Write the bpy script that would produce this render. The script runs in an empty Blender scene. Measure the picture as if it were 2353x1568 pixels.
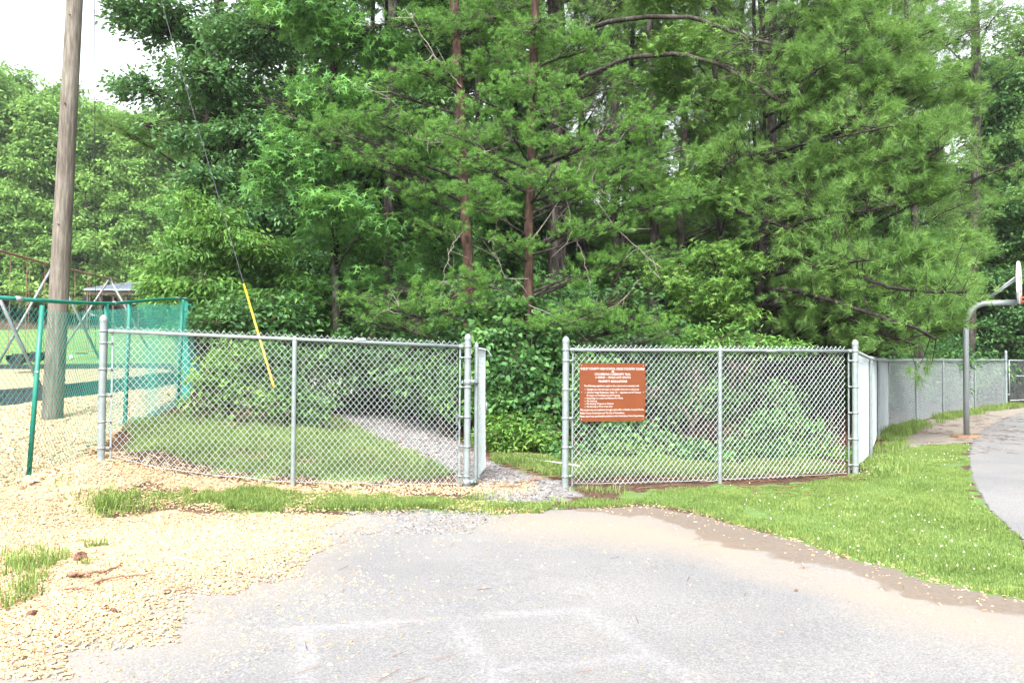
import bpy, math
import numpy as np
from mathutils import Matrix, Vector
R = math.radians
scene = bpy.context.scene
COL = scene.collection
W, H, F = 2352.0, 1568.0, 1898.0          # photograph frame used for measuring, focal length in its pixels
# ------------------------------------------------------------------ camera
CAM = np.array([0.0, 0.0, 1.38])
PITCH, ROLL = math.atan((832 - 784) / F), R(0.42)
cam_rot = Matrix.Rotation(R(90) + PITCH, 4, 'X') @ Matrix.Rotation(ROLL, 4, 'Z')
cd = bpy.data.cameras.new('camera')
cd.sensor_width = 36.0
cd.lens = 36.0 * F / W
cd.clip_end = 1500
cam = bpy.data.objects.new('camera', cd)
cam.matrix_world = Matrix.Translation(Vector(CAM)) @ cam_rot
COL.objects.link(cam)
scene.camera = cam
RM = np.array(cam_rot.to_3x3())
# ------------------------------------------------------------------ world and sun: bright overcast
SUN_EL, SUN_AZ = R(50), R(196)
wd = bpy.data.worlds.new('World'); scene.world = wd; wd.use_nodes = True
nt = wd.node_tree; nt.nodes.clear()
sky = nt.nodes.new('ShaderNodeTexSky'); sky.sky_type = 'NISHITA'; sky.sun_disc = False
sky.sun_elevation = SUN_EL; sky.sun_rotation = SUN_AZ
sky.air_density = 1.0; sky.dust_density = 4.0; sky.ozone_density = 1.0
hs = nt.nodes.new('ShaderNodeHueSaturation'); hs.inputs['Saturation'].default_value = 0.22
bg = nt.nodes.new('ShaderNodeBackground'); bg.inputs['Strength'].default_value = 0.15
wo = nt.nodes.new('ShaderNodeOutputWorld')
nt.links.new(sky.outputs[0], hs.inputs['Color']); nt.links.new(hs.outputs[0], bg.inputs[0]); nt.links.new(bg.outputs[0], wo.inputs[0])
sl = bpy.data.lights.new('sun', 'SUN'); sl.energy = 1.5; sl.angle = R(25); sl.color = (1, 0.97, 0.92)
so = bpy.data.objects.new('sun', sl); COL.objects.link(so)
# direction towards the sun
sd = Vector((math.sin(SUN_AZ) * math.cos(SUN_EL), math.cos(SUN_AZ) * math.cos(SUN_EL), math.sin(SUN_EL)))
so.rotation_euler = sd.to_track_quat('Z', 'Y').to_euler(); so.location = (0, 0, 30)
scene.view_settings.view_transform = 'Standard'; scene.view_settings.look = 'None'
scene.view_settings.gamma = 1.0; scene.view_settings.exposure = 2.2; scene.view_settings.use_curve_mapping = False
scene.cycles.max_bounces = 8; scene.cycles.transparent_max_bounces = 8
scene.cycles.diffuse_bounces = 4

# ------------------------------------------------------------------ measuring helpers
def ray(px, py):
    d = RM @ np.array([(px - W / 2) / F, (H / 2 - py) / F, -1.0])
    return d / d[1]
def P(px, py, Y):
    return CAM + ray(px, py) * Y

def _hash(ix, iy, iz, s):
    h = (ix * 374761393 + iy * 668265263 + iz * 2147483647 + s * 1274126177) & 0xffffffff
    h = ((h ^ (h >> 13)) * 1103515245) & 0xffffffff
    h = ((h ^ (h >> 15)) * 2246822519) & 0xffffffff
    return ((h ^ (h >> 16)) & 0xffff) / 65535.0
def noise3(p, s=0):
    p = np.asarray(p, float); i = np.floor(p).astype(np.int64); f = p - i; f = f * f * (3 - 2 * f)
    out = 0
    for dx in (0, 1):
        for dy in (0, 1):
            for dz in (0, 1):
                w = (f[..., 0] if dx else 1 - f[..., 0]) * (f[..., 1] if dy else 1 - f[..., 1]) * (f[..., 2] if dz else 1 - f[..., 2])
                out = out + w * _hash(i[..., 0] + dx, i[..., 1] + dy, i[..., 2] + dz, s)
    return out
def noise2(x, y, sc, s=0):
    x = np.asarray(x, float)
    return noise3(np.stack([x * sc + 100, np.asarray(y, float) * sc + 100, np.full_like(x, 7.3)], -1), s)

# ------------------------------------------------------------------ terrain: smooth surface through measured ground contacts
_c = [(62,1125,8.9),(232,1052,8.4),(400,1088,8.52),(540,1104,8.64),(680,1115,8.75),(1072,1118,9.1),
      (1298,1118,9.13),(1652,1110,9.6),(1966,1090,10.1),(2000,1050,12.7),(2018,1007,15.8),(2045,987,18.1),
      (2106,969,20.2),(2167,955,22.4),(2240,941,25.1),(2310,933,27.0),(2220,1003,15.7),(1200,1035,12.8),
      (860,925,19),(500,965,14),(700,1000,12.3),(230,1018,10.45),(287,978,11.6),(408,940,14.2),(118,967,13),
      (0,930,15.8),(232,908,19),(420,880,18.5),(100,846,24),(350,845,24),(235,1162,7.9),(0,1120,8.6),
      (225,812,30),(0,757,60),(300,757,60),(100,740,66),(1850,965,18.5),(1500,990,16)]
_pts = [P(*c) for c in _c]
_pts += [np.array(p) for p in [(0,3.5,-.08),(-3,3.5,-.08),(3,3.5,-.1),(0,6,-.05),(3,6,-.07),(-3,6,-.04),(6,6,-.08),(-6,5,-.03),
         (0,-5,-.1),(-10,-5,0),(10,-5,-.1),(10,6,-.08),(14,12,-.05),(20,20,0),(0,30,.6),(12,35,.5),(30,40,.6),(0,60,2.2),(25,70,2.5),
         (-20,8,.3),(-20,20,1.0),(-45,60,4.5),(0,120,5),(100,150,6),(-100,150,8),(60,30,.5),(-60,20,2),(0,-80,0),(120,0,1),(-120,0,2)]]
_pts = np.array(_pts)
_cx = _pts[:, :2]
def _phi(r): return np.where(r > 1e-9, r * r * np.log(np.maximum(r, 1e-9)), 0.0)
_n = len(_cx)
_K = _phi(np.linalg.norm(_cx[:, None] - _cx[None], axis=2)) + np.eye(_n) * 0.02
_A = np.zeros((_n + 3, _n + 3)); _A[:_n, :_n] = _K; _A[:_n, _n] = 1; _A[:_n, _n + 1:] = _cx; _A[_n, :_n] = 1; _A[_n + 1:, :_n] = _cx.T
_w = np.linalg.solve(_A, np.concatenate([_pts[:, 2], np.zeros(3)]))
def ground(x, y):
    x = np.atleast_1d(np.asarray(x, float)); y = np.atleast_1d(np.asarray(y, float))
    sh = x.shape; x = x.ravel(); y = y.ravel()
    z = _w[_n] + _w[_n + 1] * x + _w[_n + 2] * y
    for k in range(_n):
        z = z + _w[k] * _phi(np.hypot(x - _cx[k, 0], y - _cx[k, 1]))
    d = np.hypot(x, y - 10); z = np.where(d > 90, z * np.clip(1 - (d - 90) / 60, 0, 1) + 6 * np.clip((d - 90) / 60, 0, 1), z)
    z = z + (noise2(x, y, 1.1, 3) - .5) * .02 + (noise2(x, y, 4.0, 4) - .5) * .008
    return z.reshape(sh)
def G(x, y): return float(ground(x, y)[0])
def gpt(px, py):
    d = ray(px, py); t = np.concatenate([np.linspace(2, 30, 500), np.linspace(30.2, 120, 300)])
    p = CAM[None] + d[None] * t[:, None]
    h = p[:, 2] - ground(p[:, 0], p[:, 1])
    k = np.argmax(h < 0)
    if h[k] >= 0: return p[-1]
    if k == 0: return p[0]
    a = h[k - 1] / (h[k - 1] - h[k])
    return p[k - 1] * (1 - a) + p[k] * a
def poly(pts): return np.array([gpt(*p)[:2] for p in pts])
def inside(x, y, pg):
    r = np.zeros(x.shape, bool); j = len(pg) - 1
    for i in range(len(pg)):
        xi, yi = pg[i]; xj, yj = pg[j]
        if yi != yj:
            r ^= ((yi > y) != (yj > y)) & (x < (xj - xi) * (y - yi) / (yj - yi) + xi)
        j = i
    return r
def segdist(x, y, a, b):
    vx, vy = b[0] - a[0], b[1] - a[1]; L = vx * vx + vy * vy + 1e-12
    t = np.clip(((x - a[0]) * vx + (y - a[1]) * vy) / L, 0, 1)
    return np.hypot(x - a[0] - t * vx, y - a[1] - t * vy)
def sdist(x, y, pg):
    d = np.full(x.shape, 1e9)
    for i in range(len(pg)): d = np.minimum(d, segdist(x, y, pg[i - 1], pg[i]))
    return np.where(inside(x, y, pg), d, -d)

# ------------------------------------------------------------------ mesh helpers
class Acc:
    def __init__(s): s.V = []; s.Fs = []; s.n = 0
    def add(s, V, Fc):
        V = np.asarray(V, np.float32).reshape(-1, 3); Fc = np.asarray(Fc, np.int64)
        s.V.append(V); s.Fs.append(Fc + s.n); s.n += len(V)
    def build(s, name, mat, parent=None, smooth=False, label=None):
        V = np.concatenate(s.V) if s.V else np.zeros((0, 3), np.float32)
        q = parent
        while q is not None: V = V - np.array(q.location, np.float32); q = q.parent
        me = bpy.data.meshes.new(name)
        me.vertices.add(len(V)); me.vertices.foreach_set('co', V.astype(np.float32).ravel())
        loops = np.concatenate([f.ravel() for f in s.Fs]).astype(np.int32)
        sizes = np.concatenate([np.full(len(f), f.shape[1]) for f in s.Fs]).astype(np.int32)
        starts = np.concatenate([[0], np.cumsum(sizes)[:-1]]).astype(np.int32)
        me.loops.add(len(loops)); me.loops.foreach_set('vertex_index', loops)
        me.polygons.add(len(sizes)); me.polygons.foreach_set('loop_start', starts); me.polygons.foreach_set('loop_total', sizes)
        me.polygons.foreach_set('use_smooth', np.full(len(sizes), smooth))
        me.update(calc_edges=True); me.validate()
        me.materials.append(mat)
        o = bpy.data.objects.new(name, me); COL.objects.link(o)
        if parent is not None: o.parent = parent
        if label: o['label'] = label
        return o
def nrm(v): return v / np.maximum(np.linalg.norm(v, axis=-1, keepdims=True), 1e-9)
def tubes(acc, pts, rad, k=5, cap=False):
    """pts (n,m,3), rad (n,m)"""
    pts = np.asarray(pts, float); rad = np.asarray(rad, float)
    if pts.ndim == 2: pts = pts[None]; rad = np.broadcast_to(rad, pts.shape[1])[None]
    n, m, _ = pts.shape
    d = nrm(np.gradient(pts, axis=1))
    ov = nrm(pts[:, -1] - pts[:, 0])
    ref = np.where((np.abs(ov[:, 2:3]) > .8), np.array([[1., 0.1, 0]]), np.array([[0, 0, 1.]]))[:, None]
    u = nrm(np.cross(d, np.broadcast_to(ref, d.shape))); v = np.cross(d, u)
    a = np.arange(k) * 2 * np.pi / k
    V = pts[:, :, None] + rad[:, :, None, None] * (np.cos(a)[None, None, :, None] * u[:, :, None] + np.sin(a)[None, None, :, None] * v[:, :, None])
    base = (np.arange(n) * m * k)[:, None, None]; row = (np.arange(m - 1) * k)[None, :, None]; c = np.arange(k)[None, None]; c2 = (c + 1) % k
    Fq = np.stack([base + row + c, base + row + c2, base + row + k + c2, base + row + k + c], -1).reshape(-1, 4)
    acc.add(V.reshape(-1, 3), Fq)
    if cap:
        for off in (0, (m - 1) * k):
            idx = base[:, :, 0] + off + np.arange(k)[None]
            if off == 0: idx = idx[:, ::-1]
            acc.Fs.append(idx + acc.n - n * m * k)
def tube(acc, pts, r, k=10, cap=True):
    pts = np.asarray(pts, float); tubes(acc, pts, np.broadcast_to(np.asarray(r, float), (len(pts),)).copy(), k, False)
    if cap:
        n = len(pts) * k; b = acc.n - n
        acc.Fs.append(np.array([[b + i for i in range(k)][::-1]])); acc.Fs.append(np.array([[b + n - k + i for i in range(k)]]))
BOXF = np.array([[0,3,2,1],[4,5,6,7],[0,1,5,4],[1,2,6,5],[2,3,7,6],[3,0,4,7]])
def box(acc, c, s, ax=None):
    c = np.array(c, float); s = np.array(s, float) / 2
    ax = np.eye(3) if ax is None else np.array(ax, float)
    k = np.array([[-1,-1,-1],[1,-1,-1],[1,1,-1],[-1,1,-1],[-1,-1,1],[1,-1,1],[1,1,1],[-1,1,1]]) * s
    acc.add(c + k @ ax, BOXF)
def lathe(acc, c, prof, k=14, axis=None):
    """prof: (r, h) pairs up the axis"""
    c = np.array(c, float); z = np.array([0, 0, 1.]) if axis is None else nrm(np.array(axis, float))
    ref = np.array([1., 0, 0]) if abs(z[0]) < .9 else np.array([0, 1., 0]); u = nrm(np.cross(z, ref)); v = np.cross(z, u)
    a = np.arange(k) * 2 * np.pi / k
    V = np.array([[c + z * h + max(r, 1e-4) * (math.cos(t) * u + math.sin(t) * v) for t in a] for r, h in prof]).reshape(-1, 3)
    Fq = [[i * k + j, i * k + (j + 1) % k, (i + 1) * k + (j + 1) % k, (i + 1) * k + j] for i in range(len(prof) - 1) for j in range(k)]
    acc.add(V, np.array(Fq))
def inst(acc, TV, TF, pos, Xa, Ya, Za, sc):
    TV = np.asarray(TV, float); sc = np.asarray(sc, float)
    if sc.ndim == 1: sc = np.repeat(sc[:, None], 3, 1)
    n = len(pos); nv = len(TV)
    V = (pos[:, None] + TV[None, :, 0:1] * (Xa * sc[:, 0:1])[:, None] + TV[None, :, 1:2] * (Ya * sc[:, 1:2])[:, None] + TV[None, :, 2:3] * (Za * sc[:, 2:3])[:, None])
    acc.add(V.reshape(-1, 3), (np.asarray(TF)[None] + (np.arange(n) * nv)[:, None, None]).reshape(-1, np.asarray(TF).shape[1]))
def thing(name, label, cat, loc, group=None):
    o = bpy.data.objects.new(name, None); COL.objects.link(o); o.location = [float(v) for v in loc]
    o.empty_display_size = .3; o['label'] = label; o['category'] = cat
    if group: o['group'] = group
    bpy.context.view_layer.update()
    return o
def tag(o, label, cat, group=None, kind=None):
    o['label'] = label; o['category'] = cat
    if group: o['group'] = group
    if kind: o['kind'] = kind
    return o

# ------------------------------------------------------------------ materials
def mat_new(name):
    m = bpy.data.materials.new(name); m.use_nodes = True; t = m.node_tree; t.nodes.clear()
    out = t.nodes.new('ShaderNodeOutputMaterial'); b = t.nodes.new('ShaderNodeBsdfPrincipled')
    t.links.new(b.outputs[0], out.inputs['Surface'])
    return m, t, b, out
def N(t, typ, **kw):
    n = t.nodes.new(typ)
    for k, v in kw.items(): setattr(n, k, v)
    return n
def ramp(t, src, stops):
    r = N(t, 'ShaderNodeValToRGB'); e = r.color_ramp.elements
    while len(e) < len(stops): e.new(0.5)
    for i, (p, c) in enumerate(stops):
        e[i].position = p; e[i].color = (*c, 1) if len(c) == 3 else c
    t.links.new(src, r.inputs[0]); return r.outputs[0]
def noise_n(t, scale, detail=3, rough=.55, vec=None, coord='Object', sc3=None):
    tc = N(t, 'ShaderNodeTexCoord'); n = N(t, 'ShaderNodeTexNoise')
    n.inputs['Scale'].default_value = scale; n.inputs['Detail'].default_value = detail; n.inputs['Roughness'].default_value = rough
    src = tc.outputs[coord]
    if sc3:
        mp = N(t, 'ShaderNodeMapping'); mp.inputs['Scale'].default_value = sc3; t.links.new(src, mp.inputs[0]); src = mp.outputs[0]
    t.links.new(src, n.inputs['Vector']); return n.outputs['Fac']
def mixc(t, fac, a, b, mode='MIX'):
    m = N(t, 'ShaderNodeMix', data_type='RGBA', blend_type=mode)
    for s, v in ((m.inputs[0], fac), (m.inputs[6], a), (m.inputs[7], b)):
        if hasattr(v, 'node'): t.links.new(v, s)
        else: s.default_value = v if isinstance(v, (int, float)) else ((*v, 1) if len(v) == 3 else v)
    return m.outputs[2]
def math_n(t, op, a, b=0.0, clamp=False):
    m = N(t, 'ShaderNodeMath', operation=op, use_clamp=clamp)
    for s, v in ((m.inputs[0], a), (m.inputs[1], b)):
        if hasattr(v, 'node'): t.links.new(v, s)
        else: s.default_value = v
    return m.outputs[0]
def bump(t, b, h, strength=.4, dist=.01):
    n = N(t, 'ShaderNodeBump'); n.inputs['Strength'].default_value = strength; n.inputs['Distance'].default_value = dist
    t.links.new(h, n.inputs['Height']); t.links.new(n.outputs[0], b.inputs['Normal'])
def leaf_mat(name, cols, trans=.35, rough=.5, clump=1.2):
    """cols: three base colours from darkest to brightest; varies per leaf and per spray"""
    m, t, b, out = mat_new(name)
    g = N(t, 'ShaderNodeNewGeometry'); nf = noise_n(t, clump, 3)
    nf = math_n(t, 'ADD', math_n(t, 'MULTIPLY', nf, .5), math_n(t, 'MULTIPLY', noise_n(t, clump * 4.5, 2), .5))
    nf = math_n(t, 'MULTIPLY', math_n(t, 'SUBTRACT', nf, .34), 3.1, True)
    f = math_n(t, 'ADD', math_n(t, 'MULTIPLY', g.outputs['Random Per Island'], .5), math_n(t, 'MULTIPLY', nf, .5))
    c = ramp(t, f, [(0.1, cols[0]), (0.5, cols[1]), (0.85, cols[2])])
    t.links.new(c, b.inputs['Base Color']); b.inputs['Roughness'].default_value = rough
    b.inputs['Specular IOR Level'].default_value = .35
    tr = N(t, 'ShaderNodeBsdfTranslucent'); tc = mixc(t, .3, c, (.22, .34, .05)); t.links.new(tc, tr.inputs[0])
    mx = N(t, 'ShaderNodeMixShader'); mx.inputs[0].default_value = trans
    t.links.new(b.outputs[0], mx.inputs[1]); t.links.new(tr.outputs[0], mx.inputs[2]); t.links.new(mx.outputs[0], out.inputs['Surface'])
    return m
def simple(name, col, rough=.5, metal=0.0, var=.12, scale=8.0, bumpst=0.0, bscale=60, spec=.5):
    m, t, b, out = mat_new(name)
    n = noise_n(t, scale, 4)
    lo = tuple(c * (1 - var) for c in col); hi = tuple(min(1, c * (1 + var)) for c in col)
    t.links.new(ramp(t, n, [(.3, lo), (.7, hi)]), b.inputs['Base Color'])
    b.inputs['Roughness'].default_value = rough; b.inputs['Metallic'].default_value = metal
    b.inputs['Specular IOR Level'].default_value = spec
    if bumpst: bump(t, b, noise_n(t, bscale, 3), bumpst)
    return m
def bark_mat(name, c0, c1, c2, sz=3.0, sc=14):
    m, t, b, out = mat_new(name)
    n = noise_n(t, sc, 5, .65, sc3=(1, 1, 1 / sz)); n2 = noise_n(t, 1.6, 2)
    f = math_n(t, 'ADD', math_n(t, 'MULTIPLY', n, .75), math_n(t, 'MULTIPLY', n2, .25))
    t.links.new(ramp(t, f, [(.36, c0), (.5, c1), (.64, c2)]), b.inputs['Base Color'])
    b.inputs['Roughness'].default_value = .9; b.inputs['Specular IOR Level'].default_value = .15
    bump(t, b, n, .9, .02)
    return m
def island_mat(name, stops, rough=.8, spec=.2):
    m, t, b, out = mat_new(name); g = N(t, 'ShaderNodeNewGeometry')
    t.links.new(ramp(t, g.outputs['Random Per Island'], stops), b.inputs['Base Color'])
    b.inputs['Roughness'].default_value = rough; b.inputs['Specular IOR Level'].default_value = spec
    return m
M = {}
M['galv'] = simple('galvanised_steel', (0.216, 0.252, 0.254), .42, .3, .14, 14, .05, 150)
M['wire'] = simple('galvanised_wire', (.37, .415, .42), .45, .15, .08, 8)
M['green_steel'] = simple('green_coated_steel', (0.006, 0.160, 0.112), .45, 0, .12, 9)
M['green_wire'] = simple('green_coated_wire', (.02, .23, .175), .5, 0, .15, 3)
M['sign'] = simple('brown_sign_sheet', (.135, .038, .013), .5, 0, .08, 5, spec=.25)
M['white'] = simple('white_lettering', (0.525, 0.510, 0.495), .5, 0, .03, 30)
M['pole'] = bark_mat('weathered_pole_wood', (.075, .064, .052), (.13, .116, .096), (.20, .182, .155), 9, 26)
M['bark_pine_red'] = bark_mat('reddish_pine_bark', (.020, .014, .011), (.062, .038, .029), (.13, .08, .06), 2.5, 12)
M['bark_grey'] = bark_mat('grey_brown_bark', (.012, .010, .009), (.038, .032, .028), (.10, .088, .08), 3.5, 14)
M['bark_dark'] = bark_mat('dark_bark', (.008, .007, .006), (.02, .016, .014), (.05, .042, .037), 3, 14)
M['twig'] = simple('pale_dead_twigs', (0.264, 0.232, 0.200), .85, 0, .3, 6)
M['brush_twig'] = simple('brown_twigs', (.075, .052, .036), .9, 0, .3, 4)
M['yellow'] = simple('yellow_plastic_guard', (0.416, 0.240, 0.008), .4, 0, .08, 6)
M['steelcable'] = simple('grey_steel_cable', (.07, .075, .085), .6, .2, .15, 20, spec=.2)
M['border'] = simple('black_playground_plastic', (.022, .028, .034), .38, 0, .3, 5)
M['rust'] = simple('rusty_painted_pipe', (0.208, 0.112, 0.084), .7, .1, .3, 5)
M['greypipe'] = simple('worn_grey_pipe', (0.200, 0.208, 0.232), .5, .3, .2, 6)
M['seat'] = simple('black_rubber', (.018, .018, .02), .45, 0, .2, 8)
M['roof'] = simple('pale_metal_roof', (0.256, 0.288, 0.352), .4, .2, .08, 1.5)
M['shedwall'] = simple('dark_brown_boards', (.045, .028, .02), .8, 0, .3, 3)
M['cone'] = simple('pine_cone_scales', (.15, .075, .05), .85, 0, .4, 60)
M['stick'] = simple('fallen_stick_bark', (0.200, 0.112, 0.072), .9, 0, .35, 20)
M['hoop_grey'] = simple('grey_painted_pole', (.24, .27, .28), .42, .3, .1, 5)
M['board'] = simple('white_backboard_paint', (0.600, 0.615, 0.615), .4, 0, .05, 6)
M['orange'] = simple('orange_rim_paint', (0.496, 0.096, 0.040), .5, 0, .15, 20)
M['brown_wood'] = simple('brown_wood_footing', (0.176, 0.104, 0.056), .9, 0, .3, 14)
M['pvc'] = simple('white_plastic_pipe', (0.585, 0.585, 0.570), .4, 0, .08, 15)
M['leaf_maple'] = leaf_mat('dark_glossy_leaves', [(0.029, 0.086, 0.030), (0.062, 0.166, 0.056), (0.135, 0.299, 0.096)], .38, .42, 1.0)
M['leaf_gum'] = leaf_mat('star_shaped_leaves', [(0.039, 0.125, 0.032), (0.093, 0.249, 0.059), (0.194, 0.416, 0.086)], .4, .42, 1.1)
M['leaf_elm'] = leaf_mat('bright_toothed_leaves', [(0.045, 0.129, 0.028), (0.101, 0.247, 0.044), (0.203, 0.371, 0.069)], .38, .5, 1.5)
M['leaf_bush'] = leaf_mat('undergrowth_leaves', [(0.027, 0.088, 0.024), (0.062, 0.170, 0.039), (0.138, 0.288, 0.055)], .35, .5, 1.3)
M['leaf_bright'] = leaf_mat('fresh_green_leaves', [(0.056, 0.139, 0.028), (0.112, 0.247, 0.041), (0.213, 0.360, 0.064)], .38, .5, 1.6)
M['leaf_far'] = leaf_mat('distant_pale_leaves', [(0.101, 0.207, 0.051), (0.172, 0.335, 0.078), (0.273, 0.438, 0.101)], .38, .6, .35)  # greens lightened to stand in for frontal light and distance haze
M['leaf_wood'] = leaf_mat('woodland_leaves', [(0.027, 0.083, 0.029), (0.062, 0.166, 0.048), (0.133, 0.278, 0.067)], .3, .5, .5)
M['needle_v'] = leaf_mat('short_pine_needles', [(0.061, 0.158, 0.035), (0.125, 0.289, 0.054), (0.218, 0.432, 0.080)], .42, .55, 1.6)
M['needle_l'] = leaf_mat('long_pine_needles', [(0.060, 0.137, 0.035), (0.123, 0.253, 0.054), (0.220, 0.381, 0.080)], .4, .5, 1.1)
M['grass'] = leaf_mat('lawn_grass_blades', [(0.108, 0.175, 0.045), (0.173, 0.260, 0.065), (0.270, 0.339, 0.100)], .4, .6, 0.9)
M['grass_dry'] = leaf_mat('mixed_grass_blades', [(.085, .15, .04), (.15, .225, .055), (.24, .29, .10)], .4, .6, 1.5)
M['chip'] = island_mat('pale_wood_chips', [(0, (.25, .15, .085)), (.2, (.35, .235, .135)), (.7, (.42, .30, .18)), (1, (.47, .365, .25))])
M['straw'] = island_mat('dry_pine_straw', [(0, (0.048, 0.022, 0.013)), (.5, (0.120, 0.060, 0.032)), (1, (0.208, 0.112, 0.064))])
M['gravel'] = island_mat('grey_gravel_stones', [(0, (0.080, 0.076, 0.076)), (.5, (0.152, 0.144, 0.144)), (1, (0.264, 0.248, 0.240))])
M['flower'] = island_mat('small_white_flowers', [(0, (0.562, 0.562, 0.525)), (1, (0.660, 0.652, 0.600))])
# ------------------------------------------------------------------ ground regions (outlines measured, laid on the terrain)
rng = np.random.default_rng(7)
PG = {}
PG['mulch_front'] = poly([(-500,1110),(0,1115),(60,1118),(130,1090),(225,1035),(300,1060),(420,1092),(600,1112),(700,1128),(600,1122),(430,1120),(290,1118),(225,1135),(235,1172),(480,1180),(700,1182),
    (807,1187),(770,1205),(740,1222),(769,1249),(711,1280),(692,1326),(577,1349),(538,1368),(442,1368),(425,1414),(412,1441),(415,1479),(300,1491),(150,1500),(170,1566),(-60,1566),(-700,1500)])
PG['mulch_back'] = np.vstack([poly([(-700,1150),(0,1115),(60,1118),(130,1090),(225,1035),(262,1005),(300,975),(345,950),(385,925),(410,900),(420,880),(385,846),(0,846),(-900,850)])])
PG['grass_strip'] = poly([(220,1130),(300,1115),(450,1120),(600,1124),(740,1129),(900,1136),(1040,1152),(1180,1158),(1270,1161),(1250,1180),(1130,1180),(1000,1170),(850,1174),(650,1176),(480,1172),(330,1168),(235,1172)])
PG['lawn'] = poly([(1270,1166),(1340,1148),(1420,1152),(1480,1128),(1570,1120),(1700,1118),(1850,1103),(1945,1096),(1985,1066),(2008,1040),(2040,1020),(2060,1035),(2120,1022),(2225,1020),(2228,1060),(2235,1100),(2262,1165),
    (2352,1240),(2600,1400),(2600,1420),(2352,1375),(2260,1362),(2200,1345),(2120,1333),(2050,1302),(1950,1283),(1830,1240),(1720,1213),(1600,1180),(1480,1160),(1380,1166)])
PG['grass_left'] = poly([(262,1010),(300,968),(430,950),(640,965),(770,958),(835,990),(930,1036),(1010,1070),(1035,1098),(900,1103),(700,1097),(560,1085),(420,1062),(300,1038)])
PG['grass_right'] = poly([(1125,1045),(1290,1050),(1500,1050),(1900,1060),(1958,1080),(1900,1088),(1500,1095),(1310,1100),(1290,1098),(1200,1082),(1130,1062)])
PG['tuft'] = poly([(-60,1290),(20,1270),(50,1245),(150,1245),(165,1290),(130,1330),(100,1370),(30,1400),(-60,1430)])
PG['field'] = poly([(-1200,835),(0,840),(400,840),(520,850),(560,800),(560,757),(0,757),(-1500,757)])
PG['gravel'] = poly([(1098,1118),(1040,1088),(935,1048),(845,1004),(785,962),(765,926),(890,920),(950,940),(1010,975),(1090,1040),(1130,1062),(1200,1087),(1290,1105),(1320,1135),(1270,1160),(1180,1158),(1080,1150)])
PG['sand'] = poly([(2020,1020),(2050,985),(2140,965),(2250,945),(2352,935),(2700,930),(2700,965),(2352,965),(2280,985),(2226,1020),(2120,1022),(2060,1035)])
PG['court'] = poly([(3300,905),(2600,922),(2352,943),(2290,965),(2250,990),(2230,1020),(2225,1055),(2232,1090),(2250,1130),(2270,1168),(2310,1205),(2352,1242),(2500,1330),(2900,1500),(4500,1500)])
PG['silt'] = poly([(1330,1170),(1480,1150),(1600,1165),(1830,1225),(2050,1285),(2352,1360),(2600,1420),(2600,1470),(2352,1415),(2241,1402),(2170,1397),(2094,1368),(2009,1345),(1950,1324),(1882,1298),(1806,1293),(1747,1269),(1628,1237),(1560,1210),(1480,1188)])
PG['sandwash'] = poly([(1150,1180),(1500,1190),(1640,1235),(1800,1290),(1950,1322),(2100,1366),(2241,1398),(2400,1430),(2600,1490),(2600,1560),(2352,1520),(2200,1455),(2000,1395),(1850,1340),(1700,1300),(1550,1262),(1400,1240),(1250,1225),(1150,1215)])
_mf = PG['mulch_front']
PAV = poly([(807,1183),(1000,1178),(1140,1184),(1260,1172),(1380,1168),(1480,1163),(1600,1182),(1720,1215),(1830,1242),(1950,1286),(2050,1305),(2120,1336),(2200,1348),(2260,1365),(2352,1378),(2600,1420)])
PAV = np.vstack([PAV, [[14, 5.0], [14, -6], [-9, -6], [-9, 3.0]], poly([(-500,1500),(-100,1480),(60,1430),(200,1420),(290,1400),(320,1350),(370,1310),(480,1290),(580,1270),(620,1240),(640,1215),(650,1195)])])
def lines(pts): return poly(pts)
PAINT = [lines([(640,1447),(1340,1402)]), lines([(700,1450),(700,1600)]), lines([(1040,1425),(1160,1600)]), lines([(1150,1540),(1490,1508)]), lines([(1340,1402),(1640,1600)])]
CPAINT = [lines([(2240,1000),(2300,998),(2352,1002)])]
rngn = lambda x, y, sc, s, a: (noise2(x, y, sc, s) - .5) * a
def mask(x, y, pg, w=.22, amp=.25, sc=2.2, s=1):
    lo = pg.min(0) - .8; hi = pg.max(0) + .8
    m = np.zeros(x.shape); k = (x > lo[0]) & (x < hi[0]) & (y > lo[1]) & (y < hi[1])
    xs, ys = x[k], y[k]
    d = sdist(xs, ys, pg) + rngn(xs, ys, sc, s, amp) + rngn(xs, ys, sc * 4, s + 1, amp * .5)
    m[k] = np.clip(.5 + d / w, 0, 1); return m
def grow(a, b, step, ratio, lim):
    out = [a]
    while abs(out[-1]) < lim: step *= ratio; out.append(out[-1] + step * b)
    return out[1:]
xs = np.arange(-9, 13.001, .045); xs = np.concatenate([np.array(grow(-9, -1, .045, 1.09, 400))[::-1], xs, grow(13, 1, .045, 1.09, 400)])
ys1 = np.arange(3, 11.5, .045); ys2 = []; s_ = .045; v_ = 11.5
while v_ < 500: ys2.append(v_); s_ *= 1.02 if v_ < 40 else 1.08; v_ += s_
ys0 = []; s_ = .045; v_ = 3 - .045
while v_ > -300: ys0.append(v_); s_ *= 1.12; v_ -= s_
ys = np.concatenate([np.array(ys0)[::-1], ys1, ys2])
GX, GY = np.meshgrid(xs, ys); nx, ny = len(xs), len(ys)
GZ = ground(GX, GY)
flx, fly = GX.ravel(), GY.ravel()
Z0 = GZ.ravel().copy()
mm = np.maximum(mask(flx, fly, PG['mulch_front'], .3, .3), mask(flx, fly, PG['mulch_back'], .3, .3))
inpav = sdist(flx, fly, PAV) if False else None
ZG = Z0 - 0.0
idx = np.arange(nx * ny).reshape(ny, nx)
GF = np.stack([idx[:-1, :-1], idx[:-1, 1:], idx[1:, 1:], idx[1:, :-1]], -1).reshape(-1, 4)
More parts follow.
